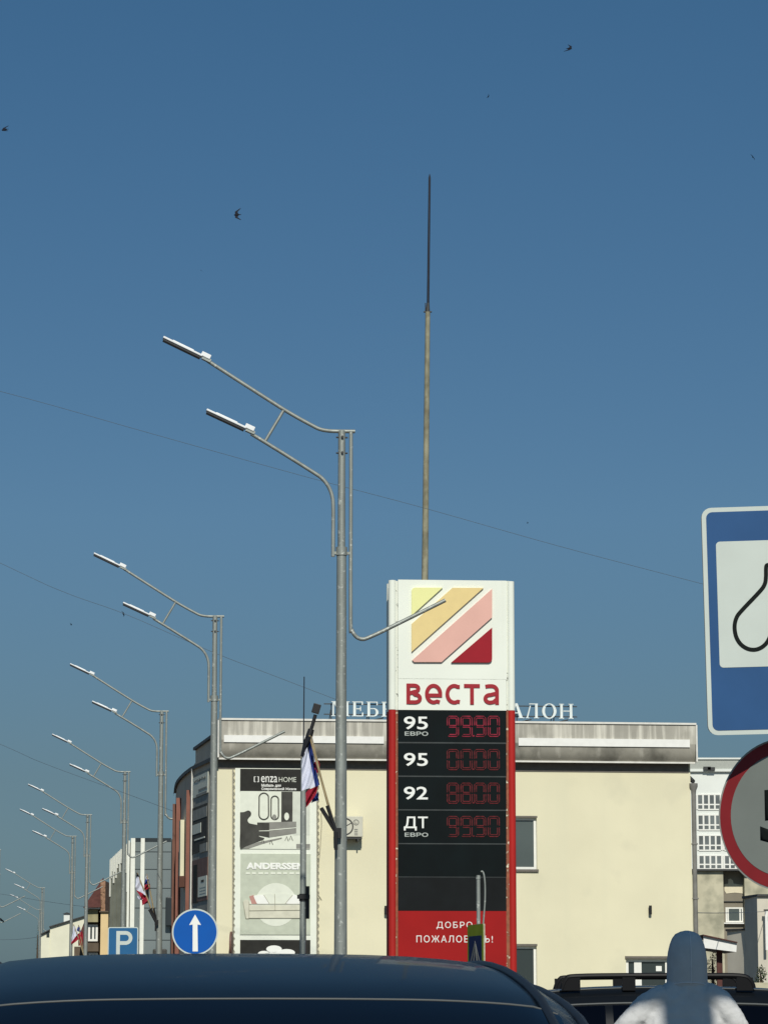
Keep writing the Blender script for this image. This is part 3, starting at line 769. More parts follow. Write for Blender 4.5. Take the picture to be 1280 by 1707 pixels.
# ------------------------------------------------------------------ price tower of the filling station
TX, TY = at(752, 1677, 62).x, 62.0
T = Frame(TX, TY, 4.2)
tw = thing('price_tower', 'tall red and white filling station price tower with fuel prices and striped square emblem', 'price sign', TX, TY, 4.2)
def tr_(a, b2, c, d, y=0.0):
    p = T.on(a, d, y); q = T.on(b2, c, y); return (p[0], q[0], p[1], q[1])
def tbox(a, b2, c, d, y0, y1, m, name, parent=None, z0=None, bevel=0):
    r = tr_(a, b2, c, d, y0)
    return MB().box(r[0], r[1], y0, y1, r[2] if z0 is None else z0, r[3]).build(name, M[m], parent or tw, bevel)
ttop = T.on(752, 968, 0)[1]
zsplit = T.on(752, 1183.5, 0)[1]; zred = T.on(752, 1518.5, 0)[1]
pxl, pxr = 663.5, 843.5
p1 = tbox(pxl, pxr, 968, 1131.6, 0, .05, 'tw_white', 'emblem_panel')
p2 = tbox(pxl, pxr, 1132.4, 1183.2, 0, .05, 'tw_white', 'name_panel')
edges = [1184, 1238.4, 1294.4, 1350.4, 1406.4]
pp = []
for i in range(4):
    pp.append(tbox(pxl, pxr, edges[i] + .5, edges[i + 1] - .5, .012, .05, 'tw_black', 'price_panel'))
tbox(pxl, pxr, 1406.9, 1462, .012, .05, 'tw_black', 'blank_panel')
tbox(pxl, pxr, 1462.8, 1518, .008, .05, 'tw_blank', 'blank_panel')
p3 = tbox(pxl, pxr, 1518.8, 1700, .004, .05, 'tw_red', 'greeting_panel', z0=.25)
for py in (1238.4, 1294.4, 1350.4, 1406.6, 1462.4): tbox(pxl, pxr, py - .55, py + .55, .009, .045, 'tw_seamline', 'seam_strip')
xl_, xr_ = tr_(pxl, pxr, 968, 1000)[:2]
MB().box(xl_ + .02, xr_ - .02, .052, .62, .2, ttop - .02).build('core', M['tw_seam'], tw)
MB().box(xl_ - .1, xr_ + .1, .07, .60, .0, .2).build('plinth', M['kerb'], tw)
xa = T.on(654, 1100, .02)[0]; xb = T.on(851.5, 1100, .02)[0]
for xc in (xa, xb):
    for yc in (.06, .60):
        MB().tube([(xc, yc, zsplit + .002), (xc, yc, ttop)], .081, 18).build('column_upper', M['tw_white'], tw)
        MB().tube([(xc, yc, 0), (xc, yc, zsplit - .002)], .081, 18).build('column_lower', M['tw_redcol'], tw)
for (a, b2) in ((656.5, 663), (844, 848.5)):
    tbox(a, b2, 968.5, 1183.2, .016, .05, 'tw_strip_w', 'edge_strip_upper')
    tbox(a, b2, 1184, 1700, .016, .05, 'tw_strip_r', 'edge_strip_lower', z0=.25)
for xc in (xa, xb):
    MB().box(xc - .05, xc + .05, .12, .54, .2, zsplit).build('side_panel', M['tw_red'], tw)
    MB().box(xc - .05, xc + .05, .12, .54, zsplit + .003, ttop - .1).build('side_panel', M['tw_white'], tw)
def tpts(pts, y): return [T.on(px, py, y) for (px, py) in pts]
def emb(pts, m): return MB().slab(tpts(pts, -.05), -.05, .0).build('emblem_stripe', M[m], p1)
emb([(686, 984), (687.5, 981), (691, 979.5), (737.5, 979.5), (686, 1026)], 'lg_yellow')
emb([(754, 979.8), (805.5, 980), (686, 1086.5), (686, 1040)], 'lg_orange')
emb([(820, 981.5), (820, 1029), (736, 1103.5), (690.5, 1103.5), (687, 1100.5)], 'lg_pink')
emb([(820, 1046), (820, 1099), (818.5, 1102.5), (815, 1104.3), (752, 1104.3)], 'lg_red')
def ttext(body, a, b2, c, d, y, m, parent, bold=0.0, name='lettering', y1=.011, space=1.0):
    text(body, tr_(a, b2, c, d, y), y, y1, M[m], name, parent, bold, space)
def name_letters():
    x0, x1, z0, z1 = tr_(677.5, 830, 1140.5, 1173.5, -.018)
    H = z1 - z0; th = H * .185
    adv = [.93, 1.03, .93, .98, .90]; k_ = (x1 - x0) / (sum(adv) * H - .16 * H); x = x0
    for li, ch in enumerate('веста'):
        P = []
        def st(pts): P.append(pts)
        h = th / 2 / H
        if ch == 'в':
            st([(h, 0), (h, 1)]); st([(h, 1 - h)] + [(.36, 1 - h)] + arc(.40, .755, .20, .245 - h, 90, -90, 8) + [(h, .51)])
            st([(h, h)] + [(.40, h)] + arc(.44, .29 - .01, .24, .28 - h, -90, 90, 8) + [(.36, .53)])
        elif ch == 'е':
            st([(.74, .10)] + arc(.43, .5, .43 - h, .5 - h, -62, -360, 24)); st([(.12, .43), (.43 + .43, .43)])
        elif ch == 'с':
            st([(.72, .86)] + arc(.44, .5, .44 - h, .5 - h, 62, 298, 20) + [(.72, .12)])
        elif ch == 'т':
            st([(.0, 1 - h), (.80, 1 - h)]); st([(.40, 0), (.40, 1)])
        else:
            st([(.10, .88), (.28, 1 - h)] + arc(.42, .68, .26, .32 - h, 90, 0, 8) + [(.68, .0)])
            st([(.68, .56)] + arc(.33, .29, .33 - h, .28 - h, 85, 275, 12) + [(.50, .13), (.68, .28)])
        mb = MB()
        for pi, pts in enumerate(P):
            for qi, q in enumerate(ribbon([(x + a * H * k_, z0 + b3 * H) for (a, b3) in pts], th)): mb.slab(q, -.018 - .0025 * pi - .0004 * (qi % 2), .0)
        mb.build('name_letter', M['lg_word'], p2)
        x += adv[li] * H * k_
name_letters()
for i, (fuel, sub) in enumerate((('95', 'ЕВРО'), ('95', None), ('92', None), ('ДТ', 'ЕВРО'))):
    y0 = edges[i]
    top = (1194.5, 1255.3, 1311.5, 1361.3)[i]; bot = (1216, 1277, 1333, 1384.5)[i]
    ttext(fuel, 673, 713, top, bot, .003, 'tx_white', pp[i], .012, 'fuel_name', .012)
    if sub: ttext(sub, 674.5, 713.5, bot + 3.6, bot + 10.4, .004, 'tx_grey', pp[i], .02, 'fuel_name', .012)
SEG = {'0': 'abcdef', '8': 'abcdefg', '9': 'abcdfg'}
def digit(ch, px, pyt, pyb, m, parent, pw_=18.5):
    r = tr_(px, px + pw_, pyt, pyb, .002); x0, x1, z0, z1 = r
    W, H = x1 - x0, z1 - z0; c = W * .18; t = .018; g = W * .17
    mb = MB()
    seg = SEG[ch]
    zmid = (z0 + z1) / 2
    def dbl(pts_o, pts_i):
        stroke(mb, pts_o, t, .002, .012); stroke(mb, pts_i, t, .0035, .012)
    k = W * .02
    hx = lambda z, z2, s_: None
    if 'a' in seg: dbl([(x0 + c * .6, z1 - c * .25), (x0 + c, z1), (x1 - c, z1), (x1 - c * .6, z1 - c * .25)], [(x0 + c + k, z1 - g), (x1 - c - k, z1 - g)])
    if 'd' in seg: dbl([(x0 + c * .6, z0 + c * .25), (x0 + c, z0), (x1 - c, z0), (x1 - c * .6, z0 + c * .25)], [(x0 + c + k, z0 + g), (x1 - c - k, z0 + g)])
    if 'g' in seg: dbl([(x0 + c, zmid + g * .45), (x1 - c, zmid + g * .45)], [(x0 + c, zmid - g * .45), (x1 - c, zmid - g * .45)])
    if 'f' in seg: dbl([(x0, zmid + c * .4), (x0, z1 - c), (x0 + c * .35, z1 - c * .5)], [(x0 + g, zmid + c * .6), (x0 + g, z1 - g - k)])
    if 'e' in seg: dbl([(x0, zmid - c * .4), (x0, z0 + c), (x0 + c * .35, z0 + c * .5)], [(x0 + g, zmid - c * .6), (x0 + g, z0 + g + k)])
    if 'b' in seg: dbl([(x1, zmid + c * .4), (x1, z1 - c), (x1 - c * .35, z1 - c * .5)], [(x1 - g, zmid + c * .6), (x1 - g, z1 - g - k)])
    if 'c' in seg: dbl([(x1, zmid - c * .4), (x1, z0 + c), (x1 - c * .35, z0 + c * .5)], [(x1 - g, zmid - c * .6), (x1 - g, z0 + g + k)])
    mb.build('digit', M[m], parent)
for i, (num, m) in enumerate((('9990', 'led_hi'), ('0000', 'led_lo'), ('8800', 'led_lo'), ('9990', 'led_lo'))):
    pyt = (1194, 1249.5, 1305.5, 1361)[i]
    for k, ch in enumerate(num):
        digit(ch, 745.3 + k * 22.7, pyt, pyt + 33.5, m, pp[i])
    r = tr_(787, 790.5, pyt + 31.5, pyt + 34, .002)
    MB().box(r[0], r[1], .002, .012, r[2], r[3]).build('decimal_point', M[m], pp[i])
ttext('ДОБРО', 727.5, 787, 1536.5, 1549, -.004, 'tx_white', p3, .0, 'greeting_letters', .004, 1.22)
ttext('ПОЖАЛОВАТЬ!', 694, 821, 1559.5, 1571, -.004, 'tx_white', p3, .0, 'greeting_letters', .004, 1.22)

# ------------------------------------------------------------------ lightning mast
MX, MYD = at(706.8, 1677, 108).x, 108.0
mast = thing('lightning_mast', 'tall concrete mast with a thin dark lightning rod rising behind the price tower', 'mast', MX, MYD)
mp = at(708, 965, MYD); mq = at(712.8, 520, MYD); mr = at(713.4, 505, MYD); ms = at(716, 290, MYD)
L = lambda p: (p.x - MX, 0, p.z)
MB().tube([(0, 0, 0), L(mp), L(mq)], [.155, .120, .090], 14).build('pole', M['concrete'], mast)
MB().tube([L(mq), L((mq + mr) / 2), L(mr)], [.08, .065, .05], 8).tube([(L(mq)[0] - .15, 0, L(mq)[2]), (L(mq)[0] + .15, 0, L(mq)[2])], .03, 5).tube([(L(mq)[0] - .08, 0, L(mq)[2]), (L(mq)[0] - .08, 0, L(mr)[2])], .02, 5).build('clamp', M['steel_dark'], mast)
MB().tube([L(mr), L(mr.lerp(ms, .97)), L(ms)], [.048, .042, .010], 8).build('rod', M['rod'], mast)

# ------------------------------------------------------------------ street lamps
LAMPS = [(567.5, 51.0, 'nearest double street lamp in front of the price tower'),
         (352.8, 76.0, 'second street lamp before the dark corner of the cream store'),
         (264.2, 101.0, 'third street lamp before the glass facade with flags on its pole'),
         (203.5, 127.5, 'fourth street lamp beside the ribbed white building'),
         (141.5, 156.5, 'fifth street lamp at the brown turret house with flags on its pole'),
         (117.0, 176.5, 'sixth street lamp standing before the pale gabled house'),
         (67.5, 254.0, 'distant street lamp left of the pale gabled house'),
         (64.5, 312.0, 'farthest small street lamp close behind another left of the pale house'),
         (-9.0, 192.0, 'street lamp beyond the left edge with its right arm showing higher'),
         (-8.0, 228.0, 'street lamp beyond the left edge with its right arm showing lower')]
U = 51.0 / FPX
px0, d0_, _l = LAMPS[0]
base = at(px0, 1677, d0_)
ztop_l = at(569, 720, d0_).z
lampA = thing('street_lamp', _l, 'street lamp', base.x, d0_, 7.7, 'double armed street lamps along the road')
def lp3(x, y): return (x * U * 1.02, 0, ztop_l - (y - .02 * x) * U)
zc = ztop_l - 205 * U
MB().tube([(0, 0, 0), (0, 0, 1.2), (0, 0, zc + .02)], [.122, .115, .082], 16).tube([(0, 0, .0), (0, 0, .03)], .2, 12).build('pole', M['galv'], lampA)
MB().tube([(0, 0, zc), (0, 0, ztop_l + .02)], [.066, .062], 14).build('upper_tube', M['galv'], lampA)
MB().tube([lp3(0, 212), lp3(0, 198)], .098, 16).box(-.15, .15, -.03, .03, zc - .055, zc - .01).build('collar', M['galv'], lampA)
def arm(pts, name='arm', n=5, r=.034):
    P = smooth_path([lp3(*p) for p in pts], n)
    return MB().tube(P, r, 10).build(name, M['galv'], lampA)
arm([(-14, 214), (-14, 170), (-14, 132), (-15.5, 112), (-22, 94), (-33, 80), (-47, 70), (-100, 36), (-151, 4)], 'lower_arm')
arm([(22, -1), (-5, -1), (-20, -1.5), (-35, -4), (-50, -11), (-92, -35), (-160, -79), (-224, -121)], 'upper_arm')
MB().tube([lp3(-97, -37), lp3(-129, 19)], .027, 8).build('brace', M['galv'], lampA)
arm([(15.5, -1), (15.5, 100), (15.5, 322), (17.5, 338), (24, 349), (34, 354), (46, 351), (80, 335), (173, 288.5)], 'right_arm')
for y_ in (10, 37):
    p = lp3(0, y_); MB().tube([(-.10, -.02, p[2]), (.10, -.02, p[2])], .014, 6).tube([(0, -.10, p[2]), (0, -.01, p[2])], .022, 6).build('bolt', M['bolt'], lampA)
def luminaire(near, far):
    n, f = Vector(lp3(*near)), Vector(lp3(*far)); d = (f - n); ln = d.length; ax = d.normalized(); ay = Vector((0, 1, 0)); az = ax.cross(ay).normalized()
    if az.z < 0: az = -az
    mb = MB()
    mb.obox(n + ax * (ln * .60) + az * .035, ax, ay, az, ln * .41, .085, .018)
    mb.obox(n + ax * (ln * .60) + az * .060, ax, ay, az, ln * .22, .06, .010)
    mb.obox(n + ax * (ln * .13) + az * .075, ax, ay, az, ln * .095, .065, .04)
    o = mb.build('luminaire', M['lum_white'], lampA, .008)
    MB().obox(n + ax * (ln * .60) - az * .005, ax, ay, az, ln * .39, .075, .014).build('light_panel', M['lum_under'], o)
    MB().obox(n + ax * (ln * .09) + az * .02, ax, ay, az, ln * .09, .05, .028).build('mount', M['galv'], o)
luminaire((-220, -118), (-299, -157))
luminaire((-146, 5.5), (-226, -32.5))
for (px, d, lb) in LAMPS[1:]:
    b2 = at(px, 1677, d); copy_thing(lampA, (b2.x, d, 0), lampA.rotation_euler.z, lb)

# ------------------------------------------------------------------ grey pole with floodlight
GX = at(505, 1677, 60).x
gp = thing('grey_pole', 'slim grey pole with dark whip aerial and floodlight before the big banner', 'pole', GX, 60)
g1 = at(505.8, 1264, 60); g2 = at(507.2, 1128, 60)
MB().tube([(0, 0, 0), (g1.x - GX, 0, g1.z)], [.074, .055], 14).build('pole', M['galv'], gp)
MB().tube([(g1.x - GX, 0, g1.z), (g2.x - GX, 0, g2.z)], [.014, .011], 6).build('aerial', M['rod'], gp)
c = [at(*p, 60) for p in ((505.5, 1262), (512, 1240), (519, 1216), (526, 1192))]
fa = MB().tube([(p.x - GX, -.05, p.z) for p in c[:3]], [.055, .08, .062], 8).tube([(p.x - GX, -.05, p.z) for p in c[2:]], .036, 8)
fa.build('light_arm', M['black_plastic'], gp)
hd = at(527.5, 1182, 60)
hm = MB().obox((hd.x - GX, -.08, hd.z), Vector((.96, 0, -.28)).normalized(), Vector((0, 1, 0)), Vector((.28, 0, .96)).normalized(), .075, .06, .095)
hm.build('floodlight', M['black_plastic'], gp, .01)
cl = at(505, 1496, 60)
MB().tube([(0, 0, cl.z - .07), (0, 0, cl.z + .07)], .085, 14).box(.05, .12, -.05, .05, cl.z - .42, cl.z + .22).box(-.12, .13, -.1, -.06, cl.z - .03, cl.z + .05).build('clamp', M['black_plastic'], gp)

# ------------------------------------------------------------------ flags on the lamp poles
def cloth(px_a, px_b, d, name, m, parent, org, ph=0.0, amp=.05, n=7, k=10):
    """a hanging strip of cloth between two pixel outlines a and b (same number of corners), waved in depth."""
    A = smooth_path([at(*p, d) for p in px_a], n); B = smooth_path([at(*p, d) for p in px_b], n)
    mb = MB()
    for side in (0, 1):
        rows = []
        for i in range(len(A)):
            rw = []
            for j in range(k + 1):
                p = A[i].lerp(B[i], j / k) if len(A) == len(B) else A[i]
                yy = amp * math.sin(j / k * 5.3 + i * .33 + ph) + .03 * math.sin(j * 1.1 + i * .9 + ph) + side * .006
                rw.append((p.x - org[0], p.y - org[1] + yy, p.z))
            rows.append(rw if side == 0 else rw[::-1])
        mb.grid(rows, True)
    return mb.build(name, M[m], parent)
def flag(label, d, org_px, bands, staff, group):
    b2 = at(org_px[0], org_px[1], d); org = (b2.x, d - .0)
    o = bpy.data.objects.new('flag', None); COL.objects.link(o); o.location = (b2.x, d, 0)
    tag(o, label, 'flag', group)
    for (nm, m, a, c2, ph, off) in bands:
        ob = cloth(a, c2, d, nm, m, o, org, ph)
        ob.location = (0, off, 0)
    st = [at(*p, d) for p in staff]
    MB().tube([(p.x - b2.x, .0, p.z) for p in st], .017 if d < 60 else .024, 8).build('staff', M['wood'], o)
    return o
def holder(label, d, lines, group):
    b2 = at(lines[0][1][0], lines[0][1][1], d)
    o = thing('flag_holder', label, 'flag holder', b2.x, d, 0, group)
    for (a, c2, r) in lines:
        p, q = at(*a, d), at(*c2, d)
        MB().tube([(p.x - b2.x, -.01, p.z), (q.x - b2.x, .03, q.z)], r * .78, 10).build('socket', M['black_plastic'], o)
    p = at(*lines[0][1], d)
    MB().box(-.035, .09, .0, .05, p.z - .10, p.z + .07).tube([(.0, .0, p.z - .3), (.0, .0, p.z)], .03, 8).build('bracket', M['black_plastic'], o)
FG = 'flags on the lamp poles'; HG = 'flag holders on the lamp poles'
dF = 50.8
flag('pale flag with dark top and red lower stripe hanging from the nearest lamp', dF, (560, 1386), [
    ('dark_band', 'fl_dark', [(512.5, 1227), (508, 1243), (503.7, 1261)], [(519, 1229), (514.5, 1245), (509.5, 1262.5)], 0, -.05),
    ('white_band', 'fl_white', [(506, 1255), (503.6, 1268), (503.2, 1292), (502.8, 1318)], [(513, 1246), (516.5, 1266), (521.5, 1290), (525.8, 1312)], 1, -.04),
    ('red_band', 'fl_red', [(509.5, 1319), (510, 1333), (510, 1346)], [(530, 1310), (527, 1324), (518, 1338)], 2, -.02)],
    [(560, 1387), (547, 1343), (533, 1290), (516, 1226)], FG)
flag('white blue and red flag folded behind the pale flag on the nearest lamp', dF + .15, (560, 1386), [
    ('white_band', 'fl_white', [(518, 1228), (520.5, 1250), (523, 1273)], [(519.5, 1229), (525, 1248), (530.3, 1267)], 0, .02),
    ('blue_band', 'fl_blue', [(512.5, 1236), (515, 1258), (520, 1285), (525, 1314)], [(518.5, 1228), (522, 1256), (527, 1282), (533, 1308)], 1, .01),
    ('red_band', 'fl_red', [(522.5, 1272), (524, 1280), (527, 1288)], [(530.5, 1266), (533, 1274), (531.5, 1288)], 2, .03),
    ('blue_tail', 'fl_blue', [(519, 1338), (521, 1332), (524, 1325)], [(531, 1334), (531, 1329), (531, 1320)], 2, .05)],
    [(561, 1387), (549, 1346), (535, 1296), (519, 1228)], FG)
holder('black flag holder with an empty socket on the nearest lamp', dF - .02, [((545.5, 1343), (560, 1387), .04), ((534.5, 1347), (557, 1384), .032), ((537, 1346), (559, 1381), .02)], HG)
d3 = 100.8
flag('pale flag with red lower stripe on the third lamp at the glass facade', d3, (260, 1535), [
    ('dark_tip', 'fl_dark', [(228, 1454), (228, 1457), (228, 1461)], [(229, 1455), (232, 1459.5), (235, 1464)], 0, -.05),
    ('white_band', 'fl_white', [(227.5, 1460), (227, 1471), (226.6, 1483)], [(232, 1462), (239, 1476), (244, 1493)], 1, -.03),
    ('red_band', 'fl_red', [(226.4, 1483), (233, 1492), (236.5, 1500), (237.4, 1509.3)], [(244, 1492), (245.5, 1498), (247, 1503), (247, 1505)], 2, -.01),
    ('white_tail', 'fl_white', [(229, 1496), (231, 1498), (234, 1500)], [(231, 1492), (234, 1496), (239, 1500)], 2, .02)],
    [(259.5, 1536), (247, 1500), (229, 1455)], FG)
flag('white blue and red flag on the third lamp at the glass facade', d3 + .2, (260, 1535), [
    ('white_band', 'fl_white', [(244.6, 1457), (243.5, 1461), (242.4, 1466)], [(245.5, 1457), (247, 1461), (248.4, 1466)], 0, 0),
    ('blue_band', 'fl_blue', [(242.6, 1466), (241.6, 1470), (240.6, 1475)], [(248.4, 1466), (249.2, 1469), (249.8, 1473)], 1, .01),
    ('red_band', 'fl_red', [(240.6, 1475), (241, 1479), (242, 1484)], [(249.8, 1473), (250.6, 1476.5), (251, 1480)], 2, .02),
    ('dark_fold', 'fl_dark', [(242.5, 1484), (244.5, 1492), (247, 1503)], [(248, 1481), (248.6, 1492), (248.6, 1503)], 2, .03)],
    [(259.5, 1536), (254, 1502), (248, 1474), (245, 1457)], FG)
holder('black flag holder with three sockets on the third lamp', d3 - .02, [((249, 1516), (260, 1537), .05), ((252, 1514), (260, 1535), .04), ((257, 1514), (260.5, 1533), .04)], HG)
d5 = 156.3
flag('pale flag with red stripe on the fifth lamp before the turret house', d5, (140, 1590), [
    ('white_band', 'fl_white', [(123.2, 1541), (121.5, 1556), (119.2, 1571)], [(124.5, 1543), (128, 1549), (131, 1556)], 1, 0),
    ('red_band', 'fl_red', [(119.2, 1571), (119.3, 1573), (119.5, 1575)], [(131, 1556), (132.5, 1560), (133, 1565)], 2, .02)],
    [(140, 1592), (130, 1560), (123.2, 1541)], FG)
flag('dark blue and red flag on the fifth lamp before the turret house', d5 + .3, (140, 1590), [
    ('blue_band', 'fl_blue', [(131.5, 1543), (129.5, 1547), (128.5, 1551)], [(133, 1544), (134.5, 1550), (136, 1556)], 0, 0),
    ('red_band', 'fl_red', [(131.5, 1556), (131, 1566), (131.5, 1577)], [(137.5, 1552), (138.5, 1562), (137, 1575)], 1, .02)],
    [(140.5, 1592), (136, 1568), (131.5, 1542)], FG)

# ------------------------------------------------------------------ road signs
# blue filling station sign, near right
dB = 13.8
BXp = at(1301, 1677, dB); B = Frame(BXp.x, dB, -7)
def plate(mb, pts, y0, y1): return mb.slab(pts, y0, y1)
fs = thing('fuel_sign', 'large blue and white road sign with black fuel pump outline at the right edge', 'road sign', BXp.x, dB, -7)
r = (B.on(1174, 1035)[0], None, B.on(1174, 1224.5)[1], B.on(1174, 845.5)[1])
bw = 0.70; bx0 = r[0]; bx1 = bx0 + bw; bz0, bz1 = r[2], r[3]
MB().slab(rrect(bx0 - .003, bx1 + .003, bz0 + .005, bz1 - .008, .04), .004, .022).build('back_plate', M['sg_back'], fs)
MB().slab(rrect(bx0, bx1, bz0, bz1, .045), 0, .004).build('border', M['sg_white'], fs)
MB().slab(rrect(bx0 + .021, bx1 - .021, bz0 + .021, bz1 - .021, .028), -.0015, -.0002).build('field', M['sg_blue'], fs)
ws_ = 0.575
wx0 = (bx0 + bx1) / 2 - ws_ / 2; wz1 = B.on(1200, 902)[1]; wz0 = B.on(1200, 1112)[1]
MB().slab(rrect(wx0, wx0 + ws_, wz0, wz1, .018), -.003, -.0017).build('panel', M['sg_white'], fs)
hose = smooth_path([(*B.on(*p), 0) for p in ((1282, 942), (1277.6, 944), (1276.8, 962), (1274.5, 974), (1266, 986), (1236, 1017), (1227, 1029), (1223.5, 1044), (1226, 1061), (1234, 1074), (1246, 1081.5), (1259, 1082.5), (1271, 1077), (1280, 1066), (1284, 1050), (1284, 1000))], 5)
sm = MB(); stroke(sm, [(p[0], p[1]) for p in hose], .019, -.0045, -.0032); sm.build('hose_symbol', M['sg_black'], fs)
q = B.on(1293, 1090); q1 = B.on(1370, 940)
pmb = MB().box(q[0], q1[0], -.0045, -.0032, q[1], q1[1]); pmb.build('pump_symbol', M['sg_black'], fs)
fs.rotation_euler = (0, R(-.75), R(-7))
pivot = Vector((0, 0, (bz0 + bz1) / 2)); rot = fs.rotation_euler.to_matrix(); base_ = Vector((BXp.x, dB, 0)) + Matrix.Rotation(R(-7), 3, 'Z') @ pivot
fs.location = base_ - rot @ pivot
# round 5 sign under it
RXp = at(1306, 1677, dB + .09); RF = Frame(RXp.x, dB + .09, -38)
sp = thing('speed_sign', 'round red ringed speed limit sign with black five below the fuel sign', 'road sign', RXp.x, dB + .09, -38)
rc = RF.on(1306, 1357.5); rr_ = .352
MB().slab(disc(rc[0], rc[1], rr_, 64), .004, .02).build('back_plate', M['sg_back'], sp)
MB().slab(disc(rc[0], rc[1], rr_, 64), .0, .003).build('rim', M['sg_rim'], sp)
MB().slab(disc(rc[0], rc[1], rr_ - .009, 64), -.0015, -.0003).build('ring', M['sg_red'], sp)
MB().slab(disc(rc[0], rc[1], .284, 64), -.003, -.0017).build('face', M['sg_white2'], sp)
a = RF.on(1267.5, 1407); b2 = RF.on(1344, 1313.5)
text('5', (a[0], b2[0], a[1], b2[1]), -.0045, -.0032, M['sg_black'], 'number', sp, .04)
# the post both hang on (just outside the picture)
ps = at(1312, 1677, dB + .16)
post = thing('sign_post', 'grey steel post carrying the fuel sign and the round speed sign', 'post', ps.x, dB + .16)
MB().tube([(0, 0, 0), (0, 0, bz1 - .05)], .038, 14).build('tube', M['galv'], post)
MB().tube([(0, 0, 0), (0, 0, .04)], .12, 12).build('foot', M['kerb'], post)

# blue arrow sign
dA = 46.0; AX = at(325.5, 1677, dA)
an = thing('arrow_sign', 'round bright blue sign with white straight arrow above the car roof', 'road sign', AX.x, dA, 2)
AF = Frame(AX.x, dA, 2); ac_ = AF.on(325.5, 1553.5)
MB().slab(disc(ac_[0], ac_[1], .345, 48), .004, .02).build('back_plate', M['sg_back'], an)
MB().slab(disc(ac_[0], ac_[1], .35, 48), 0, .003).build('border', M['sg_white'], an)
MB().slab(disc(ac_[0], ac_[1], .327, 48), -.003, -.001).build('field', M['sg_blue2'], an)
MB().slab([AF.on(*p) for p in ((325.5, 1524.5), (335.5, 1542), (329.6, 1541.2), (330.2, 1586), (321.4, 1586), (321.6, 1541.2), (315.8, 1542))], -.006, -.0035).build('arrow', M['pr_white'], an)
MB().tube([(ac_[0], .06, 0), (ac_[0], .06, ac_[1] + .2)], .03, 10).build('post', M['galv'], an)
q = AF.on(325.5, 1594)
MB().box(-.19, .19, -.02, .06, q[1] - .05, q[1] + .03).tube([(-.15, -.03, q[1]), (-.15, .05, q[1])], .05, 10).tube([(.15, -.03, q[1]), (.15, .05, q[1])], .05, 10).build('bracket', M['galv'], an)

# parking sign
dP = 70.0; PX_ = at(205.5, 1677, dP); PF = Frame(PX_.x, dP, 0)
pk = thing('parking_sign', 'square blue parking sign with white letter P above the car roof', 'road sign', PX_.x, dP, 0)
a = PF.on(180, 1595.5); b2 = PF.on(231, 1545.5)
MB().slab(rrect(a[0], b2[0], a[1], b2[1], .045), .004, .025).build('back_plate', M['sg_back'], pk)
MB().slab(rrect(a[0], b2[0], a[1], b2[1], .045), 0, .003).build('border', M['sg_white'], pk)
MB().slab(rrect(a[0] + .02, b2[0] - .02, a[1] + .02, b2[1] - .02, .03), -.003, -.001).build('field', M['sg_blue3'], pk)
a = PF.on(194, 1592.5); b2 = PF.on(221.5, 1552)
pm = MB(); W = b2[0] - a[0]; H = b2[1] - a[1]; t = .085
pm.box(a[0], a[0] + t, -.006, -.0035, a[1], b2[1])
pts = [(a[0] + t, b2[1] - t / 2)] + arc(b2[0] - H * .285, b2[1] - H * .285, H * .285 - t / 2, H * .285 - t / 2, 90, -90, 12) + [(a[0] + t, b2[1] - H * .57 + t / 2)]
stroke(pm, pts, t, -.0064, -.0038); pm.build('letter', M['sg_white'], pk)
MB().tube([(0, .06, 0), (0, .06, PF.on(205, 1550)[1])], .03, 10).build('post', M['galv'], pk)

# crossing sign seen almost edge on
dC = 46.0; CX = at(798, 1677, dC)
cs = thing('crossing_sign', 'crossing sign with lime border turned almost edge on before the price tower', 'road sign', CX.x, dC)
zt = at(798, 1459, dC).z
MB().tube([(0, 0, 0), (0, 0, zt)], .031, 12).tube([(0, 0, zt - .06), (0, 0, zt - .02)], .036, 12).build('post', M['galv'], cs)
cy = -78
b_ = Frame(CX.x, dC, cy)
ca, sa = math.cos(R(cy)), math.sin(R(cy))
zc0, zc1 = at(792, 1625, dC).z, at(792, 1541.5, dC).z
ug = at(780.8, 1677, dC).x - CX.x
h = .50
u0 = ug - h * ca                                # centre so that the far edge shows at px 781
pl = bpy.data.objects.new('plate', MB().slab(rrect(-h, h, zc0, zc1, .03), 0, .004).mesh('plate', M['sg_lime'])); COL.objects.link(pl); pl.parent = cs
pl.location = (u0 + h * ca - .0 + h * ca * 0, -.02, 0); pl.rotation_euler = (0, 0, R(cy))
pl.location = (ug + h * ca, -.05, 0)
nv = bpy.data.objects.new('field', MB().slab(rrect(-h + .10, h - .10, zc0 + .10, zc1 - .17, .02), -.004, -.001).mesh('field', M['sg_navy'])); COL.objects.link(nv); nv.parent = pl
bkp = bpy.data.objects.new('backing', MB().slab(rrect(-h - .004, h + .004, zc0 - .004, zc1 + .004, .03), .005, .03).mesh('backing', M['rope'])); COL.objects.link(bkp); bkp.parent = pl
tri = MB(); stroke(tri, [(-.30, zc0 + .16), (0.0, zc1 - .27), (.30, zc0 + .16)], .05, -.007, -.0045)
stroke(tri, [(-.02, zc1 - .42), (.02, zc0 + .45), (-.10, zc0 + .18)], .05, -.0078, -.005); stroke(tri, [(.02, zc0 + .45), (.12, zc0 + .18)], .05, -.0086, -.005)
tr_o = bpy.data.objects.new('triangle_symbol', tri.mesh('triangle_symbol', M['pr_mid'])); COL.objects.link(tr_o); tr_o.parent = pl
q = at(806.2, 1677, dC).x - CX.x
bk = MB().box(q - .012, q + .014, .02, .75, zc0, at(806, 1546, dC).z); bk.build('second_plate', M['rope'], cs)
pts = [at(*p, dC) for p in ((801.5, 1453), (804, 1452.5), (806.5, 1458), (808.3, 1474), (808.3, 1500), (806.6, 1525), (805, 1545))]
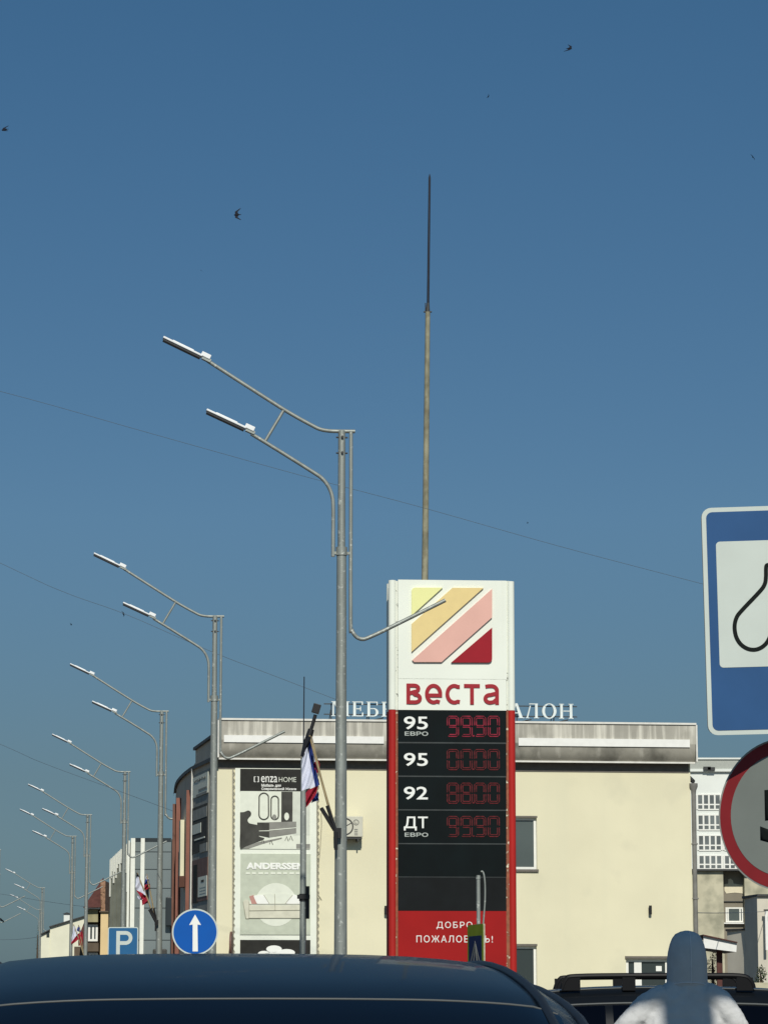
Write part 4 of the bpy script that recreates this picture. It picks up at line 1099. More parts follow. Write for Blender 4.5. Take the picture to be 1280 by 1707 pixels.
MB().tube(smooth_path([(p.x - CX.x, .05, p.z) for p in pts], 4), .014, 6).build('conduit', M['galv'], cs)

# added unseen board on a post; it only shades the person in white
def on_sun(p, t): return Vector(p) + TOSUN * t

# ------------------------------------------------------------------ cars
def lerp(a, b, t): return a + (b - a) * t
def interp(tab, x):
    """smooth interpolation in a list of (x, value)."""
    n = len(tab)
    if x <= tab[0][0]: return tab[0][1]
    if x >= tab[-1][0]: return tab[-1][1]
    for i in range(n - 1):
        if tab[i][0] <= x <= tab[i + 1][0]:
            x0, y0 = tab[i]; x1, y1 = tab[i + 1]; h = x1 - x0
            m0 = (y1 - tab[i - 1][1]) / (x1 - tab[i - 1][0]) if i > 0 else (y1 - y0) / h
            m1 = (tab[i + 2][1] - y0) / (tab[i + 2][0] - x0) if i + 2 < n else (y1 - y0) / h
            t = (x - x0) / h
            return (2 * t ** 3 - 3 * t * t + 1) * y0 + (t ** 3 - 2 * t * t + t) * h * m0 + (-2 * t ** 3 + 3 * t * t) * y1 + (t ** 3 - t * t) * h * m1
UP = [(0, 0), (.16, .52), (.249, .688), (.298, .782), (.339, .848), (.38, .903), (.422, .943), (.462, .965), (.62, .99), (.80, .998), (1, 1)]
class Shell:
    def __init__(s, L, ztop, belt, wb, sill=.24): s.L, s.zt, s.zb, s.wb, s.sill = L, ztop, belt, wb, sill
    def p(s, y, t, off=0.0):
        """t<0: body side (-1 sill .. 0 belt); 0..1: belt to roof centre.  right half."""
        zt, zb, wb = interp(s.zt, y), interp(s.zb, y), interp(s.wb, y)
        zb = min(zb, zt - .03)
        if t <= 0:
            z = lerp(zb, s.sill, -t); x = wb + .025 * math.sin(math.pi * min(1, -t * 1.5)) - .10 * max(0, -t - .55) ** 1.5
            return Vector((x, y, z))
        h = interp([(a, b) for a, b in UP], t)
        return Vector((wb * (1 - t), y, zb + (zt - zb) * h))
    def n(s, y, t):
        e = .01
        a = s.p(y + e, t) - s.p(y - e, t); t2 = min(1 - 1e-4, max(-1, t))
        b = s.p(y, min(1, t2 + e)) - s.p(y, t2 - e)
        return b.cross(a).normalized() * -1
    def q(s, y, t, off, sgn):
        p = s.p(y, t); nn = s.n(y, t)
        if nn.dot(Vector((p.x, 0, p.z - .6))) < 0: nn = -nn
        p = p + nn * off
        return Vector((p.x * sgn, p.y, p.z))
    def body(s, name, m, parent):
        ts = [-1, -.85, -.7, -.55, -.4, -.25, -.12, 0] + [.04, .08, .12, .151, .18, .21, .235, .262, .29, .314, .34, .37, .419, .46, .52, .60, .70, .80, .90, 1]
        ys = [s.L * k / 70 for k in range(71)]
        mb = MB()
        rows = []
        for y in ys:
            rt = [s.q(y, t, 0, 1) for t in ts]; lf = [s.q(y, t, 0, -1) for t in ts[:-1]][::-1]
            rows.append(rt + lf)
        mb.grid(rows, True)
        for rw in (rows[0], rows[-1]):
            mb.add(rw, [list(range(len(rw)))])
        return mb.build(name, m, parent)
    def patch(s, y0, y1, t0, t1, off, name, m, parent, sides=(1,), ny=16, ntt=16, across=False):
        mb = MB()
        if across:
            rows = []
            for i in range(ny + 1):
                y = lerp(y0, y1, i / ny)
                rt = [s.q(y, lerp(t0, 1, k / ntt), off, 1) for k in range(ntt + 1)]; lf = [s.q(y, lerp(t0, 1, k / ntt), off, -1) for k in range(ntt)][::-1]
                rows.append(rt + lf)
            mb.grid(rows, True)
        else:
            for sg in sides:
                mb.grid([[s.q(lerp(y0, y1, i / ny), lerp(t0, t1, k / ntt), off, sg) for k in range(ntt + 1)] for i in range(ny + 1)], True)
        return mb.build(name, m, parent)
    def wire(s, pts, r, off, name, m, parent, sg=1, both=False):
        mb = MB()
        for g in ((1, -1) if both else (sg,)):
            mb.tube([s.q(y, t, off, g) for (y, t) in pts], r, 8)
        return mb.build(name, m, parent)
def wheel(parent, x, y, r=.32, wdt=.2):
    o = None
    ty = MB(); rows = []
    for (dx, rr) in ((-1, .62), (-1, .92), (-.75, 1), (.75, 1), (1, .92), (1, .62)):
        rows.append([(x + dx * wdt / 2, y + r * rr * math.cos(2 * math.pi * k / 24), r + r * rr * math.sin(2 * math.pi * k / 24)) for k in range(24)])
    ty.grid(rows, True, True); o = ty.build('wheel', M['tyre'], parent)
    rm = MB(); sx = math.copysign(1, x)
    rm.tube([(x - sx * .02, y, r), (x + sx * wdt * .42, y, r)], r * .2, 12)
    for k in range(5):
        a = k * 2 * math.pi / 5
        rm.obox((x + sx * wdt * .38, y + r * .36 * math.cos(a), r + r * .36 * math.sin(a)), Vector((0, math.cos(a), math.sin(a))), Vector((0, -math.sin(a), math.cos(a))), Vector((1, 0, 0)), r * .28, r * .07, .015)
    rm.build('rim', M['rim'], o)

# dark blue saloon right ahead
c0 = at(437, 1677, 5.25)
HDG = 5.2
hv = Vector((-math.sin(R(HDG)), math.cos(R(HDG)), 0))
org = Vector((c0.x, 5.25, 0)) - hv * 1.62
car = thing('car', 'dark blue saloon car with long curved roof filling the lower left', 'car', org.x, org.y, HDG)
sh = Shell(4.75,
    [(0, .80), (.06, .96), (.14, 1.0), (.55, 1.03), (.80, 1.06), (1.20, 1.195), (1.62, 1.316), (1.9, 1.360), (2.3, 1.395), (2.75, 1.407), (3.2, 1.385), (3.5, 1.31), (4.0, 1.04), (4.3, .95), (4.6, .80), (4.75, .66)],
    [(0, .60), (.1, .88), (.6, .95), (1.5, .96), (2.7, .95), (3.7, .93), (4.3, .84), (4.75, .55)],
    [(0, .68), (.12, .76), (.7, .825), (1.5, .85), (2.4, .862), (3.3, .85), (4.1, .83), (4.5, .78), (4.75, .66)])
sh.body('body', M['car_blue'], car)
sh.patch(.86, 1.585, .40, 1, .003, 'rear_window', M['car_glass'], car, across=True)
sh.wire([(1.60, 1 - k / 12 * .60) for k in range(13)], .0022, .001, 'window_trim', M['car_trim'], car, both=True)
for (ya, yb) in ((1.35, 2.25), (2.32, 3.35)):
    for g in (1, -1): sh.patch(ya, yb, .02, .235, .003, 'side_window', M['car_glass'], car, sides=(g,))
for g in (1, -1):
    sh.wire([(.95 + 2.5 * k / 14, .425) for k in range(15)], .009, .003, 'roof_moulding', M['car_seal'], car, sg=g)
    sh.wire([(.95 + 2.5 * k / 14, .345) for k in range(15)], .010, .002, 'gutter_trim', M['car_seal'], car, sg=g)
    tl = MB().grid([[sh.q(lerp(.075, .22, i / 4), lerp(-.28, .0, k / 4), .008, g) for k in range(5)] for i in range(5)], True).build('tail_light', M['lamp_red'], car)
    for y in (.95, 3.85): wheel(car, g * .78, y)
MB().box(-.72, .72, -.07, .06, .32, .58).build('bumper', M['car_blue'], car, .03)
MB().box(-.26, .26, -.02, .01, .68, .79).build('number_plate', M['pr_white'], car, .004)
MB().box(-.60, .60, .3, 4.4, .20, .30).build('underside', M['car_seal'], car)

# black estate with roof rails behind the person
c1 = at(1099, 1677, 27.5)
car2 = thing('car', 'black estate car seen side on with black roof rails before the store entrance', 'car', c1.x + 1.79, 28.4, 90)
s2 = Shell(4.6,
    [(0, .75), (.05, 1.0), (.14, 1.12), (.52, 1.42), (.62, 1.455), (1.2, 1.482), (2.0, 1.488), (2.7, 1.455), (3.0, 1.40), (3.5, 1.12), (3.75, 1.03), (4.2, .95), (4.45, .82), (4.6, .65)],
    [(0, .60), (.1, .93), (.6, .97), (2.5, .97), (3.6, .93), (4.2, .85), (4.6, .55)],
    [(0, .72), (.12, .82), (.6, .88), (2.0, .90), (3.3, .88), (4.1, .85), (4.6, .68)])
s2.body('body', M['car_black'], car2)
s2.patch(.17, .49, .22, 1, .004, 'rear_window', M['car_glass'], car2, across=True)
for (ya, yb) in ((.62, 1.3), (1.36, 2.2), (2.27, 3.0)):
    for g in (1, -1): s2.patch(ya, yb, .03, .225, .004, 'side_window', M['car_glass'], car2, sides=(g,))
for g in (1, -1):
    s2.wire([(.62, .245)] + [(.7 + 2.4 * k / 12, .245) for k in range(13)], .010, .004, 'window_trim', M['car_trim'], car2, sg=g)
    s2.wire([(.58 + 2.3 * k / 12, .43) for k in range(13)], .007, .004, 'roof_seam', M['car_trim'], car2, sg=g)
    rl = MB()
    zr_ = 1.570
    xr2 = abs(s2.p(1.8, .37).x) * g
    rl.tube(smooth_path([(xr2, .90, 1.46), (xr2, .93, 1.53), (xr2, 1.02, zr_), (xr2, 1.4, zr_ + .004), (xr2, 2.0, zr_ + .004), (xr2, 2.52, zr_ - .004), (xr2, 2.61, zr_ - .03), (xr2, 2.65, 1.45)], 4), .026, 8)
    for (y, hl) in ((.98, .075), (2.04, .06), (2.57, .085)):
        rl.box(xr2 - .022, xr2 + .022, y - hl, y + hl, 1.44, zr_ - .012)
    rl.build('roof_rail', M['rail_black'], car2, .006)
    MB().grid([[s2.q(lerp(.03, .16, i / 4), lerp(-.3, .05, k / 4), .008, g) for k in range(5)] for i in range(5)], True).build('tail_light', M['lamp_red'], car2)
    for y in (.85, 3.65): wheel(car2, g * .78, y, .33)
MB().box(-.72, .72, -.07, .06, .34, .60).build('bumper', M['car_black'], car2, .03)
MB().box(-.26, .26, -.05, .02, .74, .85).build('number_plate', M['pr_white'], car2, .004)
MB().box(-.60, .60, .3, 4.3, .22, .30).build('underside', M['car_seal'], car2)

# ------------------------------------------------------------------ person in a white hooded suit, seen from behind
PYD = 19.0
pb = at(1148, 1677, PYD)
person = thing('person', 'person in white hooded suit seen from behind beside the black car', 'person', pb.x, PYD)
def zpx(y): return EYE + (1677 - y) / 263.2
def ring_stack(mb, rings, seg=28, e=2.3):
    rows = []
    for (cx, cy, cz, rx, ry) in rings:
        rw = []
        for k in range(seg):
            a = 2 * math.pi * k / seg; c_, s_ = math.cos(a), math.sin(a)
            rw.append((cx + rx * math.copysign(abs(c_) ** (2 / e), c_), cy + ry * math.copysign(abs(s_) ** (2 / e), s_), cz))
        rows.append(rw)
    mb.grid(rows, True, True)
    mb.add(rows[0], [list(range(seg - 1, -1, -1))]); mb.add(rows[-1], [list(range(seg))])
bd = MB()
# hips to neck
ring_stack(bd, [(0, 0, .80, .165, .125), (0, 0, .90, .18, .13), (0, 0, 1.0, .175, .125), (-.03, .01, 1.10, .23, .14), (-.04, .03, 1.19, .275, .145), (-.035, .05, 1.27, .26, .135), (-.025, .06, 1.345, .215, .118), (-.02, .07, 1.385, .185, .11), (-.01, .078, 1.42, .148, .105), (0, .085, 1.46, .115, .10), (0, .085, 1.50, .10, .10)], e=2.4)
# legs and shoes
for sx in (-1, 1):
    bd.tube([(sx * .09, 0, .86), (sx * .105, 0, .65), (sx * .11, .01, .47), (sx * .115, .0, .28), (sx * .12, -.01, .09)], [.105, .098, .078, .07, .062], 16)
# arms: shoulder, elbow, wrist
arms = {-1: [(-.14, .045, 1.345), (-.24, .03, 1.305), (-.33, -.0, 1.235), (-.43, .0, 1.12), (-.43, .12, 1.02), (-.36, .26, 1.0)],
        1: [(.11, .045, 1.355), (.185, .03, 1.325), (.24, .0, 1.26), (.325, .0, 1.13), (.36, .12, 1.02), (.30, .25, .99)]}
for sx in (-1, 1):
    bd.tube(smooth_path(arms[sx], 4), [.098 - .05 * k / 20 for k in range(21)], 16)
me = bd.mesh('body', M['suit'])
tmp = bpy.data.objects.new('tmp', me); COL.objects.link(tmp)
rmsh = tmp.modifiers.new('r', 'REMESH'); rmsh.mode = 'VOXEL'; rmsh.voxel_size = .011
smo = tmp.modifiers.new('s', 'SMOOTH'); smo.iterations = 9; smo.factor = .5
wr = bpy.data.textures.new('folds', 'CLOUDS'); wr.noise_scale = .05
dpm_ = tmp.modifiers.new('d', 'DISPLACE'); dpm_.texture = wr; dpm_.strength = .016; dpm_.mid_level = .5
bpy.context.view_layer.update()
dg = bpy.context.evaluated_depsgraph_get()
me2 = bpy.data.meshes.new_from_object(tmp.evaluated_get(dg)); bpy.data.objects.remove(tmp)
me2.polygons.foreach_set('use_smooth', [True] * len(me2.polygons)); me2.name = 'body'
if not me2.materials: me2.materials.append(M['suit'])
bo = bpy.data.objects.new('body', me2); COL.objects.link(bo); bo.parent = person
# hood
hood = MB()
hr = [(1553.3, .010, .01), (1555, .040, .045), (1559, .073, .078), (1566, .093, .102), (1576, .108, .120), (1588, .119, .130), (1602, .126, .132), (1616, .127, .130), (1630, .127, .124), (1641, .130, .117), (1648, .134, .110), (1656, .130, .098)]
rows = []
for (y, rx, ry) in hr[::-1]:
    z = zpx(y); cyy = .085 + (.03 if y < 1640 else .0) * (1 - (y - 1553) / 90)
    rows.append((.004 - .006 * (y - 1553) / 90, cyy, z, rx, ry))
ring_stack(hood, rows, 36, 2.15)
ho = hood.build('hood', M['suit'], person)
# seams of the hood
sm_ = MB()
seam = []
for (cx, cyy, z, rx, ry) in rows[2:-1]: seam.append((cx + .012, cyy - ry - .001, z))
sm_.tube(seam, .0035, 6)
(cx, cyy, z, rx, ry) = rows[2]
sm_.tube([(cx + rx * 1.01 * math.cos(R(a)), cyy + ry * 1.02 * math.sin(R(a)), z + .02 * math.cos(R((a - 270) * 1.2)) - .012) for a in range(190, 352, 9)], .004, 6)
sm_.build('seam', M['seam'], ho)
# face in the hood opening (turned away)
fc = MB().ellipsoid((0, .165, 1.60), .078, .07, .115, 18, 14)
fc.ellipsoid((0, .236, 1.59), .014, .02, .024, 10, 8)
fo = fc.build('face', M['skin'], person)
for sx in (-1, 1):
    MB().ellipsoid((sx * .032, .222, 1.622), .013, .010, .007, 10, 6).build('eye', M['shoe'], fo)
MB().ellipsoid((0, .226, 1.545), .026, .012, .007, 12, 6).build('mouth', M['pr_pink'], fo)
# hands and shoes
for sx in (-1, 1):
    wx, wy, wz = arms[sx][-1]
    hm = MB().ellipsoid((wx - sx * .02, wy + .055, wz - .005), .042, .055, .022, 12, 8)
    for k in range(4):
        bx = wx - sx * .02 + (k - 1.5) * .021; ln_ = (.060, .072, .068, .052)[k]
        hm.tube([(bx, wy + .085, wz - .005), (bx, wy + .10 + ln_ * .5, wz - .008), (bx - sx * .004, wy + .10 + ln_ * .85, wz - .035), (bx - sx * .004, wy + .10 + ln_ * .8, wz - .06)], [.0095, .009, .008, .007], 8)
    tb = wx - sx * .02 - sx * .035
    hm.tube([(tb, wy + .035, wz - .005), (tb - sx * .025, wy + .07, wz - .015), (tb - sx * .02, wy + .10, wz - .03)], [.012, .010, .008], 8)
    hm.build('hand', M['skin'], person)
    MB().ellipsoid((sx * .12, .04, .045), .048, .135, .045, 14, 8).build('shoe', M['shoe'], person)

# invented board out of view, put there so its shadow falls on the person
hd_ = Vector((pb.x, PYD, 1.62))
bc = hd_ + TOSUN * 9.0
bl = thing('shade_board', 'unseen added board on a single post that shades the person in white', 'shade_board', bc.x, bc.y, 5)
zlow = (Vector((pb.x - .02, PYD - .1, zpx(1686))) + TOSUN * 9.0).z
MB().box(-.85, .95, .0, .12, zlow, zlow + 1.3).build('panel', M['pr_pale'], bl, .02)
MB().tube([(-.02, .06, 0), (-.02, .06, zlow - .003)], .165, 16).build('post', M['galv'], bl)

# ------------------------------------------------------------------ left: glass fronted building with white slats
GY = 165.0
ga, gb = at(218.5, 1677, GY), at(289.5, 1677, GY)
GF = Frame(ga.x, GY, 4.0)
gl = thing('glass_building', 'glass fronted building with white vertical slats and dark mullions', 'building', ga.x, GY, math.degrees(GF.yaw))
gw = gb.x - ga.x
gz = GF.on(240, 1399)[1]
MB().box(.0, gw, .0, 14, 0, gz - .1).build('body', M['curtain'], gl)
ml = []
for py in (1400, 1419.8, 1449, 1480.5, 1513.5, 1567):
    z = GF.on(245, py)[1]; hh_ = .10 if py == 1400 else .014
    MB().box(.1, gw - .23, -.022, -.003, z - hh_, z + hh_).build('mullion', M['mullion'], gl)
MB().box(gw - .22, gw, -.05, -.003, 0, gz).build('mullion', M['mullion'], gl)
for (a, b2, y) in ((213.5, 217.2, 1402), (219.0, 226.2, 1398), (235.5, 242.0, 1398)):
    p = GF.on(a, y); q = GF.on(b2, y)
    MB().box(p[0], q[0], -.5, -.1, 0, p[1]).build('slat', M['tile_white'], gl)
MB().box(-.10, -.003, -.3, .1, 0, gz - .02).build('corner_post', M['mullion'], gl)
MB().box(.0, gw, .0, 14, gz - .098, gz - .02).build('roof', M['block_roof'], gl)
# dark reflections seen low in the glass, built as a dark box on it
MB().box(gw * .5, gw * .83, -.16, -.024, 0, GF.on(255, 1582)[1]).build('dark_reflection', M['ac_dark'], gl, .1)
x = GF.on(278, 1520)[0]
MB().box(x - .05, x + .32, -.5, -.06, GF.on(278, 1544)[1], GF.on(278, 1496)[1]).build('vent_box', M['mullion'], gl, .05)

# ribbed white building left of it
wa_, wb_ = at(183, 1677, 170.5), at(215.5, 1677, 169.5)
WF = Frame(wa_.x, 170.5, math.degrees(math.atan2(-1, wb_.x - wa_.x)))
rb = thing('ribbed_building', 'pale ribbed building with sloping top behind the fourth lamp', 'building', wa_.x, 170.5, math.degrees(WF.yaw))
wlen = math.hypot(wb_.x - wa_.x, 1)
zl, zr = WF.on(184, 1434)[1], WF.on(214, 1403)[1]
MB().slab([(0, 0), (wlen, 0), (wlen, zr), (0, zl)], .02, 6).build('wall', M['rib'], rb)
n = 16
for k in range(n):
    x = wlen * (k + .5) / n; zt = lerp(zl, zr, (k + .5) / n)
    wdt = wlen / n * .36
    MB().box(x - wdt, x + wdt, -.10 - .02 * (k % 3), .015, 0, zt - .02).build('rib', M['rib'], rb)
for k in range(n):
    x = wlen * (k + .5) / n; zt = lerp(zl, zr, (k + .5) / n); wdt = wlen / n * .42
    ln_ = (2.6, 1.4, 1.0, 1.9, 1.2, 1.7, 1.1, .9, 1.5, 1.0, .8, 1.2, 1.0, 2.0, 3.4, 2.4)[k]
    MB().box(x - wdt, x + wdt, -.16 - .02 * (k % 2), -.142 + .02, zt - ln_ * .8, zt + .0).build('sunlit_rib_top', M['tile_white'], rb)  # white pieces paint the sunlit tips of the ribs

# tan house with a brown turret roof
d_ = 185.0
hx = at(138, 1677, d_).x
th = thing('turret_house', 'tan house with dark brown pointed turret roof and white windows', 'building', hx, d_)
def hp(px, py, d=d_): p = at(px, py, d); return (p.x - hx, p.z)
def hbox(a, b2, c, d, y0, y1, m, name, parent=None, z0=None, bevel=0):
    p, q = hp(a, d, d_ + y0), hp(b2, c, d_ + y0)
    return MB().box(p[0], q[0], y0, y1, p[1] if z0 is None else z0, q[1]).build(name, M[m], parent or th, bevel)
hbox(166.5, 181, 1520, 1650, 0, 9, 'tan', 'wall', z0=0)
hbox(145, 164.5, 1514, 1600, 1.2, 8, 'brown_band', 'bay_wall', z0=0)
hbox(144.5, 164, 1516, 1537, .7, 1.19, 'tan_dim', 'bay_panel')
hbox(145, 165.0, 1572, 1586, .8, 1.19, 'brown_band', 'bay_panel')
for (c, d) in ((1541, 1569), (1588, 1640)):
    p, q = hp(147, d, d_ + 1), hp(163.5, c, d_ + 1)
    pvc_window((p[0], q[0], p[1], q[1]), th, 1.08, [lerp(p[0], q[0], .52)], glass='glass', fw=.13)
hbox(143.5, 167, 1512, 1515.2, .4, 8, 'white_paint', 'eaves')
a, b2, t = hp(138.5, 1513), hp(167.5, 1512), hp(166.2, 1465)
rfm = MB()
yb_ = 7.5
v = [(a[0], .2, a[1]), (b2[0], .2, b2[1]), (b2[0], yb_, b2[1]), (a[0], yb_, a[1]), (t[0], 2.6, t[1] + .2)]
rfm.add(v, [(0, 1, 4), (3, 0, 4), (0, 3, 2, 1), (1, 2, 4), (2, 3, 4)]); rfm.build('turret_roof', M['roof_brown'], th)
p, q, s_ = hp(167.2, 1521), hp(174.5, 1521), hp(166.8, 1465.5); s2_ = hp(171, 1468)
MB().slab([p, q, (s2_[0] + .15, s2_[1]), s_], .5, 4).build('gable_wall', M['roof_brick'], th)
hbox(166, 181.5, 1518.5, 1520.5, -.15, 9, 'brown_band', 'coping')
hbox(124, 145.5, 1578, 1600, 3, 8, 'brown_band', 'side_wing', z0=0)
p0, p1, p2_ = hp(129, 1556), hp(145, 1516), hp(145, 1580)
MB().slab([p0, p1, p2_, hp(132, 1578)], 1.5, 2.0).build('side_roof', M['roof_brown'], th)

# pale gabled house with chimney
dg_ = 200.0
wx = at(69, 1677, dg_).x
wh = thing('gabled_house', 'pale cream house with one sloping roof edge and white chimney', 'building', wx, dg_)
def wp(px, py): p = at(px, py, dg_); return (p.x - wx, p.z)
g = [(wp(69, 1640)[0], 0), (wp(141, 1640)[0], 0), wp(141, 1528), wp(83.5, 1546), wp(83.5, 1552), wp(69, 1559)]
MB().slab(g, 0, 10).build('wall', M['house_white'], wh)
stroke(MB(), [wp(83, 1545.2), wp(141.5, 1527.3)], .07, -.2, 10).build('roof_edge', M['steel_dark'], wh)
stroke(MB(), [wp(69, 1557.5), wp(84, 1550)], .07, -.2, 10).build('roof_edge', M['steel_dark'], wh)
a, b2 = wp(105.2, 1538), wp(116, 1523)
MB().box(a[0], b2[0], .6, 1.3, a[1], b2[1]).build('chimney', M['block_white'], wh)
c_, d2 = wp(110.5, 1520.3), None
MB().slab([(a[0] - .08, b2[1]), (b2[0] + .08, b2[1]), (c_[0], c_[1])], .5, 1.4).build('chimney_cap', M['steel_dark'], wh)
a, b2 = wp(78.2, 1562), wp(83.2, 1554)
MB().box(a[0], b2[0], -.05, .02, a[1], b2[1]).build('window', M['glass'], wh)
a, b2 = wp(82.8, 1640), wp(84.2, 1548)
MB().box(a[0], b2[0], -.04, .03, 0, b2[1]).build('downpipe', M['house_white'], wh)

# leafy plants
def leaves(mb, c, rx, ry, rz, n, s_):
    for _ in range(n):
        while True:
            v = Vector((random.uniform(-1, 1), random.uniform(-1, 1), random.uniform(-1, 1)))
            if .25 < v.length < 1: break
        p = Vector((c[0] + v.x * rx, c[1] + v.y * ry, c[2] + v.z * rz))
        a = Vector((random.gauss(0, 1), random.gauss(0, 1), random.gauss(0, 1))).normalized(); b_ = a.orthogonal().normalized()
        k = s_ * random.uniform(.6, 1.3)
        mb.add([p - a * k, p + b_ * k * .5, p + a * k, p - b_ * k * .5], [(0, 1, 2, 3)])
def plant(name, label, cat, px, pyt, pyb, d, wpx, m='leaf', n=500):
    b2 = at(px, 1677, d); o = thing(name, label, cat, b2.x, d)
    zt, zb = at(px, pyt, d).z, max(.3, at(px, pyb, d).z); rw = wpx / FPX * d / 2
    mb = MB()
    for k in range(7):
        f = k / 6; leaves(mb, (random.uniform(-.3, .3) * rw, random.uniform(-.3, .3) * rw, lerp(zb, zt, f) - .1), rw * (1.05 - .45 * f), rw * (1.0 - .4 * f), (zt - zb) / 6, n // 7, rw * .16)
    mb.build('crown', M[m], o)
    MB().tube([(0, 0, 0), (.05 * rw, 0, (zb + zt) / 2), (0, .05, zt - .2)], [.09, .06, .02], 7).build('trunk', M['bark'], o)
    return o
plant('slender_tree', 'slender dark tree just left of the pale gabled house', 'tree', 61, 1553, 1640, 200, 8, n=420)

# ------------------------------------------------------------------ right: buildings behind the store
dT = 410.0
bx_ = at(1140, 1677, dT).x
tb_ = thing('apartment_block', 'distant white apartment block with rows of windows right of the store', 'building', bx_, dT)
def bp(px, py, yo=0): p = at(px, py, dT + yo); return (p.x - bx_, p.z)
a, b2 = bp(1140, 1677), bp(1262, 1284)
MB().box(0, b2[0], 0, 15, 0, b2[1]).build('wall', M['block_white'], tb_)
c_ = bp(1262, 1266.5)
MB().box(-.3, b2[0] + .3, -.3, 15, b2[1] + .02, c_[1]).build('roof_storey', M['block_roof'], tb_)
MB().box(-.4, b2[0] + .4, -.5, 15, c_[1] + .02, c_[1] + .25).build('roof_edge', M['block_white'], tb_)
MB().box(-.4, b2[0] + .4, -.45, -.02, b2[1] - .2, b2[1] + .15).build('cornice', M['block_white'], tb_)
for (px, py) in ((1177, 1281), (1184, 1282)):
    q = bp(px, py); MB().box(q[0] - .5, q[0] + .5, -.8, -.46, q[1] - .25, q[1] + .2).build('antenna_box', M['steel_dark'], tb_)
for row, (t0, t1) in enumerate(((1324.5, 1349.5), (1358.5, 1383.5), (1392.5, 1417.5), (1426, 1448.5))):
    x0_ = 1161.5 + row * .8
    for wi, (s0, e0) in enumerate(((x0_, x0_ + 38.5), (x0_ + 42.5, x0_ + 80))):
        pA, pB = bp(s0, t1), bp(e0, t0)
        ww = MB(); W = pB[0] - pA[0]; H = pB[1] - pA[1]
        nn = 4; f = .115
        for k in range(nn + 1):
            x = pA[0] + W * k / nn; ww.box(x - f, x + f, -.12, .0, pA[1], pB[1])
        for z in (pA[1], pA[1] + H * .33, pB[1]): ww.box(pA[0] + f, pB[0] - f, -.118, -.002, z - f * .8, z + f * .8)
        wo = ww.build('window', M['pvc'], tb_)
        for k in range(nn):
            MB().box(pA[0] + W * k / nn + f, pA[0] + W * (k + 1) / nn - f, -.06, -.02, pA[1] + f, pB[1] - f).build('pane', M['block_glass'], wo)

dK = 205.0
kx_ = at(1158, 1677, dK).x
kb = thing('concrete_house', 'stained beige concrete building with one white window right of the store', 'building', kx_, dK)
def kp(px, py, yo=0): p = at(px, py, dK + yo); return (p.x - kx_, p.z)
def kbox(a, b3, c, d, y0, y1, m, name, z0=None):
    p, q = kp(a, d, y0), kp(b3, c, y0); return MB().box(p[0], q[0], y0, y1, p[1] if z0 is None else z0, q[1]).build(name, M[m], kb)
kbox(1150, 1204.5, 1452, 1677, 0, 8, 'conc_wall', 'wall', 0)
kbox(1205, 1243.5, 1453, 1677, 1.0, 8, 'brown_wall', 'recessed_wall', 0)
kbox(1244, 1300, 1452, 1677, .3, 8, 'conc_wall', 'wall', 0)
kbox(1149, 1301, 1448.5, 1451.5, -.3, 8.2, 'steel_dark', 'coping')
MB().slab([kp(*p, .97) for p in ((1206.5, 1474), (1213, 1473), (1213, 1466), (1217, 1464.5), (1221, 1468), (1222, 1473), (1240, 1475.5), (1243, 1480), (1242, 1487), (1238, 1489.5), (1224, 1488), (1210, 1489.5), (1207, 1485))], .97, .995).build('sun_patch', M['patch'], kb)  # patch of sunlight laid on the wall as a pale sheet
p, q = kp(1209, 1537.5, .9), kp(1238, 1512.5, .9)
kw = pvc_window((p[0], q[0], p[1], q[1]), kb, .92, [lerp(p[0], q[0], .14), lerp(p[0], q[0], .82)], glass='glass_dim', fw=.10)
kbox(1205.2, 1240, 1538, 1540, .7, .995, 'white_paint', 'sill')
kbox(1205.5, 1240, 1502, 1503.5, .9, .995, 'steel_dark', 'string_course')

dQ = 160.0
qx = at(1240, 1677, dQ).x
qb = thing('grey_shed', 'grey rendered outbuilding with dark roof edge at the far right', 'building', qx, dQ)
def qp(px, py, yo=0): p = at(px, py, dQ + yo); return (p.x - qx, p.z)
def qbox(a, b3, c, d, y0, y1, m, name, z0=None):
    p, q = qp(a, d, y0), qp(b3, c, y0); return MB().box(p[0], q[0], y0, y1, p[1] if z0 is None else z0, q[1]).build(name, M[m], qb)
# its visible face turns left, away from the sun
p, q = qp(1240, 1498, 3.2), qp(1261, 1498)
MB().prism([(p[0], 3.2), (q[0], 0), (q[0] + 8, .4), (q[0] + 8, 9), (p[0] + 1.2, 9)], 0, p[1]).build('wall', M['grey_wall'], qb)
MB().prism([(p[0] - .15, 3.1), (q[0], -.15), (q[0] + 8.2, .25), (q[0] + 8.2, 9.1), (p[0] + 1.1, 9.1)], p[1] + .003, p[1] + .12).build('roof_edge', M['steel_dark'], qb)
p, q = qp(1211, 1552, 5), qp(1240, 1549.5, 3.4)
MB().prism([(p[0], 5), (q[0] + .1, 3.4), (q[0] + .1, 9), (p[0] + .7, 9)], 0, p[1]).build('low_wall', M['grey_wall'], qb)
MB().prism([(p[0] - .1, 4.9), (q[0] + .1, 3.3), (q[0] + .1, 9), (p[0] + .6, 9)], p[1] + .003, p[1] + .1).build('roof_edge', M['steel_dark'], qb)
p = qp(1275.5, 1584); q = qp(1275.5, 1519)
MB().box(p[0] - .07, p[0] + .07, -.6, -.45, p[1], q[1]).build('white_post', M['white_paint'], qb)
MB().box(p[0] - .12, p[0] + .3, -.62, -.4, q[1] + .003, q[1] + .08).build('post_arm', M['steel_dark'], qb)

